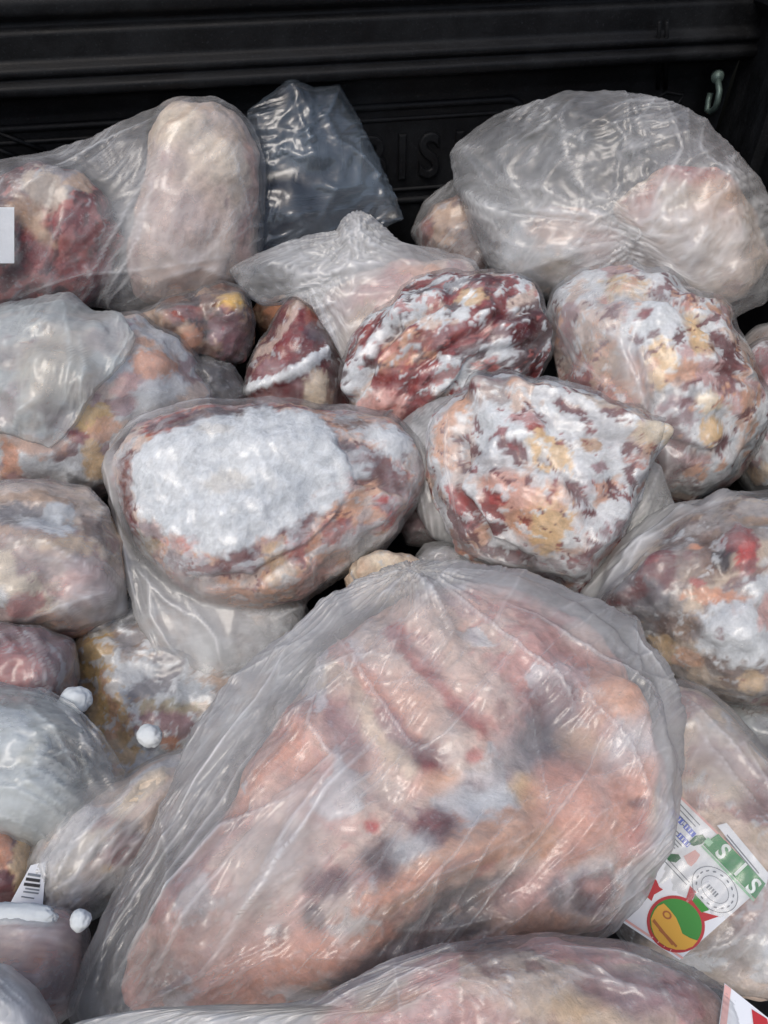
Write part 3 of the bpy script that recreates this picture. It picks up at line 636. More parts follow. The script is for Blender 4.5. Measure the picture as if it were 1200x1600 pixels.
# orange brown piece between B and E
fr = Frame(420, 500, 0.33, 0.2)
o = packet('orange brown scrap of meat in the dark gap beside the knobbly joint', fr)
meat(o, fr, [(385, 490), (405, 468), (440, 465), (465, 490), (455, 520), (415, 530)], 0.03, 0.04, 'tan', [('n', 'brown', 40, 0.05, 0.15, 0.8, 30, 2), ('b', 435, 490, 20, 10, -20, 'orange', 0.5, 0.7, 6)], 43)

# E: centre back: angular red joint under a knotted film
fr = Frame(520, 500, 0.362, 0.2)
o = packet('wedge shaped red joint at the centre back, its film twisted into a knot', fr)
meat(o, fr, [(382, 640), (390, 580), (412, 535), (440, 490), (470, 462), (505, 480), (530, 540), (545, 600), (540, 660), (460, 690), (395, 680)], 0.055, 0.06, 'maroon', [('n', 'tan', 24, 0.12, 0.15, 0.6, 60, 2), ('p', [(400, 575), (440, 545), (470, 600), (440, 612), (400, 610)], 'mauve', 8, 0.8, 8), ('b', 445, 540, 24, 26, 0, 'red', 0.6, 0.6, 9),
    ('b', 480, 500, 24, 18, 30, 'red', 0.6, 0.7, 8), ('l', [(395, 560), (420, 540), (455, 500), (468, 475)], 7, 'pale', 0.7, 0.7, 7), ('b', 525, 570, 18, 40, 10, 'dark', 0.6, 0.8, 9), ('b', 490, 610, 18, 34, 15, 'cream', 0.6, 0.8, 9), ('p', [(385, 622), (440, 600), (475, 620), (470, 645), (385, 650)], 'maroon', 6, 0.9, 6),
    ('l', [(388, 608), (440, 594), (480, 572), (512, 548)], 9, 'frost', 0.35, 0.98, 5), ('b', 495, 520, 22, 16, 20, 'slate', 0.6, 0.6, 7), ('n', 'ice', 60, 0.28, 0.1, 0.6, -30, 3)], 51, ridges=[([(388, 608), (440, 594), (480, 572), (512, 548)], 9, 0.005)], smooth=3)
meat(o, fr, [(505, 470), (560, 430), (640, 410), (720, 405), (745, 430), (700, 480), (640, 520), (590, 575), (555, 600), (525, 540)], 0.05, 0.06, 'pale', [('n', 'mauve', 30, 0.05, 0.2, 0.6, 45, 3), ('b', 615, 460, 70, 40, -25, 'pink', 0.8, 0.6, 14), ('b', 660, 425, 30, 18, -10, 'peach', 0.6, 0.7, 9), ('b', 690, 440, 18, 14, 0, 'brown', 0.6, 0.6, 8), ('b', 560, 520, 24, 50, 25, 'beige', 0.6, 0.8, 10)], 52)
film(o, fr, [(358, 425), (395, 402), (440, 385), (480, 371), (525, 366), (536, 345), (560, 333), (592, 352), (625, 384), (690, 392), (750, 420), (700, 475), (640, 515), (590, 565), (552, 600), (520, 540), (488, 490), (460, 472), (410, 480), (380, 460)],
     0.04, 0.02, 0.19, 104, folds=[([(400, 405), (450, 430), (500, 440)], 4, 0.005, 0.3), ([(500, 440), (560, 420), (640, 415)], 4, 0.004, 0.3), ([(480, 440), (510, 500), (545, 580)], 6, 0.005, 0.4), ([(495, 450), (540, 520), (560, 580)], 4, 0.004, 0.3), ([(560, 340), (560, 370), (590, 395)], 6, 0.012, 0.2), ([(535, 350), (545, 385), (560, 410)], 4, 0.008, 0.2)],
     radials=[(556, 372, 70, 0.008, 0.35, 8), (485, 445, 90, 0.004, 0.25, 9)], angle=-25, nfold=18, wrinkle=0.004, streak=0.26, spread=40, fh=0.004, smooth=2, patches=[(420, 440, 50, 28, 0, -0.15, 0.6)])
film(o, fr, [(380, 640), (388, 575), (410, 530), (440, 485), (475, 455), (515, 480), (540, 540), (556, 600), (550, 668), (460, 700), (390, 690)], 0.02, 0.04, 0.04, 105, angle=50, nfold=8, streak=0.12, name='inner_wrap')

# F: marbled lump, centre back right
fr = Frame(700, 555, 0.345, 0.25)
o = packet('rounded dark red joint with white frost streaks behind the central packet', fr)
meat(o, fr, [(538, 590), (556, 540), (600, 490), (650, 455), (710, 435), (770, 435), (825, 458), (856, 500), (858, 560), (820, 620), (740, 640), (660, 665), (620, 682), (575, 668), (545, 630)], 0.085, 0.1, 'pale', [
    ('n', 'frost', 20, -0.08, 0.10, 0.95, 35, 2.5), ('n', 'red', 30, 0.03, 0.06, 0.95, 35, 2.2), ('n', 'dark', 34, 0.14, 0.06, 0.8, 35, 2), ('b', 640, 560, 40, 30, -20, 'peach', 0.5, 0.95, 12), ('b', 740, 470, 26, 14, 0, 'fat', 0.5, 0.8, 8),
    ('b', 645, 600, 50, 26, -10, 'red', 0.4, 0.9, 13), ('b', 600, 640, 32, 30, 0, 'pink', 0.5, 0.9, 10), ('b', 580, 525, 26, 16, -40, 'red', 0.4, 0.9, 8), ('b', 690, 540, 44, 16, -20, 'red', 0.4, 0.8, 11), ('b', 720, 590, 44, 24, -15, 'frost', 0.5, 0.95, 10),
    ('b', 780, 520, 40, 20, -20, 'maroon', 0.5, 0.8, 12), ('b', 835, 520, 26, 50, 0, 'dark', 0.6, 0.9, 10), ('b', 790, 580, 50, 30, 0, 'dark', 0.6, 0.7, 12), ('l', [(552, 600), (575, 560), (620, 510), (680, 470)], 9, 'frost', 0.5, 0.9, 9), ('b', 790, 560, 24, 12, -20, 'frost', 0.5, 0.8, 8),
    ('b', 700, 455, 50, 10, -15, 'slate', 0.6, 0.7, 8), ('n', 'rose', 60, 0.24, 0.06, 0.7, 35, 2), ('n', 'frost', 80, 0.24, 0.06, 0.9, 35, 2.5), ('n', 'dark', 70, 0.32, 0.05, 0.8, 35, 2)], 61, ridges=[([(552, 600), (600, 520), (680, 470)], 14, 0.008), ([(565, 640), (610, 560), (690, 500)], 12, 0.008), ([(560, 620), (605, 540), (700, 480)], 6, -0.008), ([(600, 660), (660, 580), (770, 510), (830, 490)], 7, -0.010), ([(680, 640), (740, 570), (840, 540)], 7, -0.009)], b=0.7, facet=1.2)
film(o, fr, grow([(538, 590), (556, 540), (600, 490), (650, 455), (710, 435), (770, 435), (825, 458), (856, 500), (858, 560), (820, 620), (740, 640), (660, 665), (620, 682), (575, 668), (545, 630)], 4), 0.05, 0.06, 0.03, 161, angle=-35, nfold=10, streak=0.14, tight=1, wrinkle=0.0015)

# G: right lump
fr = Frame(1020, 610, 0.32, 0.3)
GO = [(858, 505), (872, 470), (905, 450), (960, 438), (1020, 445), (1075, 470), (1130, 505), (1165, 565), (1188, 640), (1180, 705), (1140, 755), (1070, 785), (1000, 770), (940, 690), (880, 610)]
o = packet('large frosted joint at the right, orange fat lumps showing through mauve flesh', fr)
meat(o, fr, GO, 0.10, 0.12, 'pale', [('n', 'frost', 18, -0.05, 0.12, 0.9, 20, 1.5), ('n', 'rose', 22, 0.12, 0.10, 0.6, -40, 1.6), ('p', [(930, 440), (1010, 445), (1020, 470), (950, 475)], 'fat', 8, 0.95, 10), ('b', 1050, 470, 36, 16, 25, 'maroon', 0.4, 0.9, 8), ('b', 985, 490, 70, 14, 0, 'grey', 0.6, 0.6, 10),
    ('b', 935, 520, 50, 30, 0, 'pale', 0.6, 0.9, 12), ('b', 925, 575, 46, 30, -10, 'tan', 0.5, 0.9, 12), ('b', 900, 590, 24, 34, -25, 'rose', 0.5, 0.9, 9), ('b', 915, 605, 14, 26, -25, 'red', 0.5, 0.9, 7), ('b', 885, 510, 16, 30, 25, 'mauve', 0.6, 0.8, 8), ('b', 890, 530, 10, 24, 30, 'red', 0.6, 0.5, 7),
    ('b', 1020, 530, 56, 40, -15, 'frost', 0.4, 0.95, 12), ('b', 1003, 512, 14, 8, -30, 'red', 0.5, 0.9, 5), ('p', [(1060, 500), (1090, 510), (1110, 560), (1080, 575), (1070, 545)], 'fat', 7, 0.95, 8), ('b', 1025, 590, 26, 34, 10, 'fat', 0.4, 0.95, 9), ('b', 1062, 600, 30, 16, -20, 'peach', 0.5, 0.8, 9),
    ('b', 1130, 560, 24, 40, -25, 'maroon', 0.5, 0.9, 10), ('b', 1135, 605, 26, 24, 0, 'maroon', 0.5, 0.8, 9), ('b', 1060, 640, 50, 26, 10, 'slate', 0.7, 0.5, 11), ('b', 1100, 640, 20, 14, 0, 'cream', 0.35, 0.98, 6), ('b', 1105, 680, 22, 20, 0, 'fat', 0.35, 0.98, 6), ('b', 1050, 655, 30, 24, 0, 'mauve', 0.6, 0.7, 9),
    ('b', 1030, 720, 40, 50, 10, 'maroon', 0.6, 0.85, 12), ('b', 1090, 740, 30, 20, -30, 'maroon', 0.5, 0.7, 10), ('b', 1130, 730, 40, 30, -40, 'ice', 0.6, 0.8, 10), ('b', 1165, 640, 12, 60, -8, 'peach', 0.6, 0.7, 7), ('n', 'frost', 70, 0.22, 0.07, 0.75, -30, 1.5), ('n', 'maroon', 60, 0.24, 0.06, 0.9, 30, 1.8), ('n', 'peach', 40, 0.27, 0.06, 0.8, 30, 1.5)],
    71, bumps=[(1100, 640, 18, 14, 0, 0.006), (1105, 680, 20, 18, 0, 0.007)], ridges=[([(940, 480), (1020, 475), (1100, 520)], 7, -0.008), ([(985, 560), (1010, 640), (1000, 740)], 8, -0.010), ([(1060, 600), (1120, 590), (1170, 600)], 7, -0.007), ([(1020, 690), (1090, 710), (1150, 700)], 7, -0.007)], b=0.7, facet=1.3, smooth=2)
film(o, fr, grow(GO, 5), 0.06, 0.08, 0.05, 171, folds=[([(880, 480), (960, 470), (1060, 500)], 4, 0.003, 0.3), ([(870, 520), (900, 580), (960, 630)], 5, 0.003, 0.25), ([(1030, 690), (1040, 740), (1020, 770)], 5, 0.003, 0.35), ([(960, 560), (985, 610), (1005, 670)], 7, 0.008, 0.3), ([(990, 560), (1000, 620), (1010, 660)], 4, 0.004, 0.25)],
     patches=[(925, 530, 80, 80, 0, 0.14, 0.7), (985, 610, 26, 60, -20, 0.25, 0.5), (1035, 730, 50, 70, 0, 0.18, 0.6)], angle=40, nfold=16, streak=0.14, tight=1, wrinkle=0.0016)
# W: packets at the right edge
fr = Frame(1215, 650, 0.285, 0.3)
o = packet('frosty red packet cut by the right edge, beside the large frosted joint', fr)
meat(o, fr, [(1150, 560), (1190, 545), (1250, 550), (1290, 640), (1270, 760), (1200, 790), (1160, 740), (1150, 650)], 0.07, 0.1, 'mauve', [('n', 'frost', 22, -0.05, 0.12, 0.9, 40, 1.5), ('b', 1195, 580, 30, 24, -20, 'red', 0.5, 0.9, 9), ('n', 'maroon', 36, 0.15, 0.08, 0.8, 40, 1.5), ('b', 1180, 740, 30, 14, -20, 'fat', 0.5, 0.7, 8)], 72)
film(o, fr, [(1142, 555), (1190, 530), (1255, 540), (1300, 640), (1280, 770), (1200, 800), (1150, 750), (1142, 650)], 0.05, 0.06, 0.14, 172, angle=50, nfold=10, streak=0.2)
fr = Frame(1200, 540, 0.31, 0.3)
o = packet('greyish film wrapped scrap at the right edge below the black wheel arch', fr)
meat(o, fr, [(1150, 550), (1180, 520), (1230, 505), (1280, 540), (1250, 600), (1180, 600)], 0.04, 0.06, 'brown', [('n', 'grey', 30, 0.0, 0.15, 0.8, 30, 2), ('b', 1185, 560, 24, 12, -20, 'red', 0.6, 0.8, 7)], 73)
film(o, fr, [(1142, 552), (1178, 512), (1230, 497), (1290, 540), (1260, 608), (1180, 608)], 0.035, 0.04, 0.22, 173, angle=-30, nfold=8, streak=0.25)

# J: left, under cloudy greenish film
fr = Frame(150, 640, 0.325, 0.25)
JO = [(-80, 560), (-30, 510), (40, 500), (130, 505), (215, 512), (270, 530), (302, 570), (330, 640), (290, 690), (230, 740), (165, 775), (80, 780), (0, 775), (-70, 740)]; JO = grow(JO, 4)
o = packet('pale fatty joint at the left half covered by cloudy greenish film', fr)
meat(o, fr, JO, 0.09, 0.1, 'pale', [('n', 'ice', 18, -0.05, 0.15, 0.8, 20, 1.5), ('n', 'mauve', 26, 0.16, 0.1, 0.7, 30, 1.5), ('b', 240, 578, 38, 20, 10, 'orange', 0.5, 0.9, 9), ('b', 230, 540, 16, 10, 0, 'peach', 0.5, 0.8, 5), ('b', 200, 610, 24, 20, 0, 'pink', 0.6, 0.7, 8), ('b', 250, 615, 40, 22, -20, 'ice', 0.5, 0.8, 9),
    ('b', 150, 665, 36, 22, -25, 'yellow', 0.45, 0.9, 9), ('b', 165, 685, 30, 18, -20, 'peach', 0.5, 0.8, 9), ('b', 200, 645, 22, 16, -20, 'mauve', 0.6, 0.8, 8), ('b', 125, 692, 20, 9, 20, 'red', 0.5, 0.8, 5), ('b', 108, 710, 20, 8, -25, 'maroon', 0.5, 0.8, 5), ('b', 148, 725, 20, 26, -10, 'fat', 0.5, 0.9, 8), ('b', 70, 735, 60, 20, 10, 'frost', 0.5, 0.9, 10),
    ('b', 15, 725, 18, 34, 0, 'orange', 0.5, 0.8, 9), ('b', 20, 750, 22, 12, 0, 'mauve', 0.6, 0.8, 8), ('b', 60, 700, 50, 16, 0, 'peach', 0.7, 0.6, 9), ('b', 130, 755, 30, 8, 25, 'slate', 0.6, 0.7, 6), ('b', 90, 580, 60, 60, 0, 'cream', 0.8, 0.6, 12)], 81, bumps=[(240, 578, 36, 20, 10, 0.008), (80, 610, 50, 50, 0, 0.012)])
film(o, fr, grow(JO, 5), 0.06, 0.06, 0.10, 181, angle=15, nfold=10, streak=0.15, tight=1, patches=[(250, 620, 60, 50, 0, 0.12, 0.7)])
film(o, fr, [(-90, 510), (-20, 492), (50, 478), (118, 466), (150, 500), (195, 525), (218, 560), (200, 600), (160, 640), (130, 690), (95, 720), (30, 700), (-30, 690), (-80, 640)], 0.08, 0.03, 0.30, 182, name='loose_bag_end', material=FILM_TEAL, gap=0.005,
     folds=[([(100, 475), (110, 520), (120, 580), (110, 650)], 6, 0.006, 0.3), ([(0, 505), (60, 490), (120, 475)], 3, 0.004, 0.3), ([(20, 560), (70, 520), (110, 535)], 5, 0.006, 0.25), ([(130, 540), (140, 600), (130, 660)], 5, 0.005, 0.25), ([(30, 690), (40, 660), (80, 640)], 4, 0.004, 0.3), ([(60, 690), (75, 660), (80, 700)], 4, 0.004, 0.3)],
     angle=-75, nfold=16, wrinkle=0.004, streak=0.2, patches=[(60, 530, 40, 24, -15, -0.12, 0.6)], spread=40, fh=0.004, smooth=3)

# H: centre
fr = Frame(845, 755, 0.31, 0.3)
HO = [(680, 700), (692, 655), (740, 618), (800, 604), (850, 606), (900, 632), (945, 650), (990, 655), (1016, 688), (1003, 745), (985, 790), (955, 850), (915, 912), (868, 914), (790, 898), (720, 862), (690, 795), (678, 745)]
o = packet('frosted joint at the centre of the heap with a pale pointed corner at its right', fr)
meat(o, fr, HO, 0.085, 0.11, 'pale', [('n', 'rose', 30, 0.10, 0.1, 0.6, -30, 1.8), ('n', 'peach', 26, 0.15, 0.1, 0.7, 20, 1.5), ('n', 'frost', 20, -0.12, 0.12, 0.9, 30, 1.5), ('n', 'grey', 26, 0.1, 0.12, 0.35, -30, 1.8), ('p', [(690, 690), (700, 650), (745, 620), (790, 612), (740, 640), (710, 680), (705, 740), (692, 735)], 'peach', 7, 0.95, 8), ('b', 770, 630, 40, 16, -20, 'grey', 0.6, 0.7, 9),
    ('b', 830, 690, 46, 30, 20, 'frost', 0.5, 0.8, 12), ('b', 770, 680, 36, 40, 10, 'frost', 0.5, 0.9, 10), ('b', 835, 688, 14, 9, 20, 'red', 0.5, 0.95, 4), ('b', 800, 715, 26, 12, 40, 'maroon', 0.5, 0.9, 8), ('b', 820, 672, 26, 12, 10, 'rose', 0.6, 0.7, 7), ('b', 860, 720, 40, 26, 35, 'fat', 0.5, 0.95, 10), ('b', 915, 710, 22, 12, 0, 'tan', 0.4, 0.95, 5),
    ('b', 945, 660, 20, 10, -10, 'maroon', 0.5, 0.9, 6), ('b', 920, 640, 40, 10, 20, 'beige', 0.6, 0.7, 8), ('b', 905, 780, 30, 18, 35, 'maroon', 0.5, 0.9, 10), ('b', 920, 770, 12, 14, 0, 'red', 0.5, 0.8, 6), ('b', 935, 740, 14, 10, 0, 'mauve', 0.5, 0.8, 5), ('b', 950, 820, 24, 14, -20, 'mauve', 0.5, 0.7, 9), ('b', 940, 770, 24, 8, -15, 'orange', 0.5, 0.7, 7),
    ('p', [(745, 760), (800, 750), (870, 770), (910, 820), (900, 870), (850, 870), (800, 840), (760, 800)], 'peach', 14, 0.95, 16), ('b', 860, 830, 36, 40, 30, 'fat', 0.6, 0.9, 12), ('b', 790, 780, 40, 30, 10, 'pink', 0.7, 0.6, 11), ('b', 725, 800, 18, 34, -25, 'red', 0.45, 0.95, 8), ('b', 712, 785, 10, 26, -20, 'bright', 0.5, 0.9, 5), ('b', 770, 810, 16, 30, -20, 'red', 0.5, 0.9, 8), ('b', 780, 790, 12, 8, 0, 'bright', 0.5, 0.8, 4),
    ('b', 745, 840, 14, 14, 0, 'peach', 0.6, 0.8, 5), ('b', 780, 885, 16, 11, 15, 'red', 0.45, 0.9, 5), ('b', 890, 850, 18, 14, -20, 'frost', 0.5, 0.9, 6), ('b', 910, 880, 14, 20, 20, 'maroon', 0.6, 0.6, 7), ('b', 830, 890, 50, 14, 8, 'mauve', 0.7, 0.5, 10), ('b', 720, 720, 16, 50, 5, 'pale', 0.7, 0.7, 8), ('b', 996, 684, 24, 22, 0, 'cream', 0.6, 0.9, 6), ('n', 'maroon', 46, 0.19, 0.06, 0.9, -30, 1.8), ('n', 'red', 70, 0.30, 0.06, 0.8, -30, 1.8), ('n', 'frost', 75, 0.2, 0.07, 0.7, -30, 1.5)],
    91, bumps=[(1000, 685, 24, 18, 0, 0.008), (870, 820, 60, 50, 30, 0.006), (760, 830, 30, 24, 0, 0.006)], ridges=[([(690, 720), (700, 660), (760, 622)], 16, 0.010), ([(760, 620), (880, 640), (1010, 685)], 14, 0.008), ([(1010, 690), (960, 800), (900, 900)], 18, 0.008), ([(715, 690), (720, 770), (760, 850), (830, 885)], 7, -0.010), ([(760, 740), (840, 740), (930, 800)], 7, -0.007), ([(830, 640), (860, 690), (960, 700)], 6, -0.005)], smooth=1, b=0.6, facet=1.2)
meat(o, fr, [(968, 655), (985, 648), (1003, 660), (1010, 680), (1017, 690), (1005, 695), (985, 693), (972, 680)], 0.03, 0.02, 'cream', [('n', 'fat', 60, 0.1, 0.15, 0.5, 0, 1)], 92, name='fat_nub', w0=0.005, smooth=2)
film(o, fr, grow(HO, 4), 0.03, 0.08, 0.05, 191, smooth=1, folds=[([(705, 660), (700, 740), (720, 830)], 4, 0.003, 0.3), ([(730, 870), (800, 890), (880, 905)], 4, 0.003, 0.25), ([(780, 640), (850, 630), (950, 650)], 4, 0.003, 0.2)], patches=[(715, 740, 20, 80, 0, 0.15, 0.6), (800, 885, 90, 20, 10, 0.18, 0.6)], angle=35, nfold=16, streak=0.13, tight=1, wrinkle=0.0016)
film(o, fr, [(622, 660), (645, 640), (690, 618), (730, 610), (712, 680), (700, 740), (712, 800), (735, 862), (705, 850), (672, 838), (650, 800), (660, 750), (640, 705)], 0.03, 0.02, 0.30, 192, name='loose_bag_end', cover=False, angle=75, nfold=10, wrinkle=0.003, streak=0.28, spread=15, smooth=2, w0=-0.01,
     folds=[([(640, 660), (665, 720), (668, 800)], 5, 0.006, 0.3), ([(680, 640), (685, 740), (690, 830)], 5, 0.006, 0.3)])
film(o, fr, [(1000, 690), (1040, 720), (1062, 780), (1030, 850), (975, 905), (935, 905), (950, 850), (985, 780)], 0.02, 0.02, 0.26, 194, name='loose_bag_end', cover=False, angle=-60, nfold=9, wrinkle=0.003, streak=0.25, spread=18, smooth=2, w0=-0.03)
# small things in the gap between I and H
fr = Frame(690, 875, 0.24, 0.3)
o = packet('small grey wrapped piece low in the gap before the central joint', fr)
meat(o, fr, [(648, 880), (665, 858), (700, 852), (740, 868), (750, 900), (700, 925), (655, 915)], 0.03, 0.05, 'grey', [('n', 'ice', 30, 0, 0.2, 0.7, 0, 1), ('n', 'slate', 40, 0.15, 0.1, 0.6, 0, 1)], 93)
film(o, fr, [(640, 882), (662, 850), (700, 845), (745, 862), (758, 900), (700, 932), (650, 922)], 0.025, 0.04, 0.2, 193, nfold=6)
fr = Frame(640, 815, 0.235, 0.3)
o = packet('dark wrapped piece sunk in the black gap left of the central packet', fr)
meat(o, fr, [(615, 800), (640, 775), (680, 780), (700, 820), (680, 850), (640, 845)], 0.03, 0.05, 'dark', [('n', 'mauve', 40, 0.1, 0.1, 0.6, 30, 2), ('n', 'grey', 60, 0.2, 0.08, 0.6, 30, 2)], 94)
film(o, fr, [(608, 800), (638, 768), (684, 773), (708, 820), (686, 858), (636, 852)], 0.025, 0.04, 0.12, 194, nfold=6)
fr = Frame(600, 900, 0.27, 0.3)
o = packet('rough beige fat edge peeping out behind the big foreground bag', fr)
meat(o, fr, [(535, 905), (552, 872), (590, 866), (640, 872), (668, 892), (660, 930), (600, 950), (545, 945)], 0.03, 0.06, 'beige', [('n', 'cream', 34, 0.0, 0.15, 0.8, 0, 1), ('n', 'tan', 40, 0.15, 0.1, 0.5, 0, 1), ('n', 'ice', 70, 0.25, 0.1, 0.6, 0, 1)], 95, smooth=2, rough=0.008)

# I: frost topped packet
fr = Frame(410, 790, 0.30, 0.35)
IO = [(178, 745), (195, 705), (232, 672), (300, 650), (380, 643), (480, 646), (560, 655), (615, 672), (648, 706), (662, 752), (640, 792), (596, 846), (545, 885), (480, 930), (400, 946), (320, 935), (250, 890), (205, 840)]
o = packet('large joint with a flat oval top buried under thick white frost', fr)
meat(o, fr, IO, 0.07, 0.1, 'pale', [('n', 'mauve', 24, 0.02, 0.12, 0.6, 20, 2), ('n', 'peach', 26, 0.08, 0.12, 0.8, 20, 2), ('n', 'rose', 40, 0.15, 0.08, 0.8, 20, 2), ('n', 'maroon', 46, 0.22, 0.06, 0.8, 20, 2), ('l', [(200, 720), (190, 770), (205, 830), (240, 870)], 14, 'maroon', 0.6, 0.8, 9), ('l', [(240, 670), (330, 650), (420, 648)], 10, 'slate', 0.7, 0.8, 8), ('b', 230, 850, 24, 20, 30, 'olive', 0.7, 0.6, 9),
    ('b', 275, 840, 44, 16, 15, 'pink', 0.6, 0.9, 10), ('b', 270, 835, 26, 9, 15, 'peach', 0.6, 0.8, 7), ('l', [(270, 870), (310, 885), (350, 905)], 10, 'maroon', 0.5, 0.9, 8), ('b', 375, 885, 40, 24, -15, 'maroon', 0.45, 0.95, 9), ('l', [(330, 920), (400, 930), (470, 905), (520, 860)], 11, 'peach', 0.6, 0.9, 9), ('b', 440, 880, 30, 30, -40, 'fat', 0.6, 0.7, 11),
    ('b', 470, 860, 24, 24, -40, 'rose', 0.6, 0.9, 10), ('b', 500, 900, 34, 20, -30, 'pink', 0.7, 0.7, 10), ('b', 490, 850, 8, 40, 10, 'peach', 0.5, 0.8, 7), ('b', 535, 830, 30, 22, -20, 'rose', 0.5, 0.8, 10), ('b', 560, 845, 30, 20, -40, 'ice', 0.5, 0.8, 9), ('b', 600, 800, 18, 22, -20, 'bright', 0.45, 0.95, 7), ('b', 552, 805, 36, 12, 10, 'peach', 0.5, 0.9, 9), ('b', 460, 835, 24, 14, -20, 'maroon', 0.5, 0.8, 9),
    ('b', 580, 735, 40, 22, 20, 'maroon', 0.5, 0.9, 11), ('b', 560, 745, 18, 14, 0, 'ice', 0.5, 0.9, 6), ('b', 620, 755, 30, 20, 10, 'maroon', 0.6, 0.8, 10), ('b', 640, 775, 12, 8, 0, 'bright', 0.5, 0.8, 4), ('b', 530, 675, 14, 24, -20, 'peach', 0.5, 0.9, 7), ('b', 550, 670, 30, 14, 8, 'brown', 0.5, 0.9, 8), ('b', 590, 690, 30, 14, 10, 'frost', 0.5, 0.8, 9),
    ('b', 610, 700, 34, 26, 20, 'frost', 0.4, 0.98, 8), ('n', 'ice', 60, 0.2, 0.08, 0.6, 20, 2), ('n', 'maroon', 60, 0.3, 0.06, 0.7, 20, 2),
    ('p', [(203, 768), (212, 725), (245, 690), (290, 668), (345, 652), (430, 648), (500, 662), (530, 690), (548, 735), (540, 770), (505, 780), (480, 795), (470, 815), (445, 838), (400, 858), (350, 880), (325, 870), (315, 850), (270, 838), (235, 815)], 'frost', 6, 1.0, 11),
    ('b', 510, 790, 40, 13, -25, 'frost', 0.45, 0.95, 9), ('n', 'ice', 50, 0.08, 0.25, 0.4, 35, 1.6), ('n', 'bluegrey', 70, 0.2, 0.25, 0.22, 40, 1.6), ('b', 360, 765, 34, 16, 0, 'cream', 0.8, 0.30, 8), ('b', 340, 685, 24, 12, 0, 'cream', 0.8, 0.25, 8), ('l', [(535, 700), (550, 712)], 6, 'slate', 0.5, 0.7, 5)],
    201, bumps=[(370, 760, 150, 85, -5, 0.004), (610, 700, 30, 24, 20, 0.006), (600, 800, 26, 30, 0, 0.008)], ridges=[([(300, 905), (400, 905), (480, 860), (540, 800)], 7, -0.008), ([(530, 700), (560, 760), (620, 770)], 7, -0.008), ([(500, 900), (560, 850), (620, 800)], 7, -0.007)], a=0.9, b=0.65, rough=0.005, dens=1.2, sk=0.5, smooth=3)
film(o, fr, [(163, 740), (172, 690), (215, 655), (290, 642), (380, 637), (480, 640), (565, 650), (620, 662), (652, 698), (664, 750), (650, 795), (606, 858), (550, 893), (482, 938), (470, 975), (440, 1010), (420, 1050), (330, 1060), (240, 1020), (215, 975), (196, 900), (178, 820)],
     0.02, 0.07, 0.12, 202, folds=[([(172, 720), (185, 820), (215, 960)], 5, 0.005, 0.4), ([(205, 880), (260, 940), (330, 985)], 4, 0.005, 0.3), ([(230, 900), (235, 960), (270, 1020)], 5, 0.005, 0.3), ([(300, 950), (340, 1000), (345, 1040)], 5, 0.005, 0.3), ([(400, 955), (440, 965), (480, 945)], 4, 0.004, 0.3), ([(180, 700), (260, 650), (400, 640)], 5, 0.003, 0.3), ([(520, 920), (590, 860), (640, 790)], 5, 0.003, 0.25)],
     patches=[(370, 765, 190, 110, -5, -0.14, 0.3), (270, 960, 110, 70, 25, 0.20, 0.6), (185, 800, 18, 100, -5, 0.28, 0.5), (360, 1000, 80, 50, 0, 0.14, 0.6), (540, 880, 60, 30, -35, 0.15, 0.6), (225, 665, 60, 14, -15, 0.2, 0.6)], angle=65, nfold=16, streak=0.16, tight=1, wrinkle=0.0018, smooth=3)

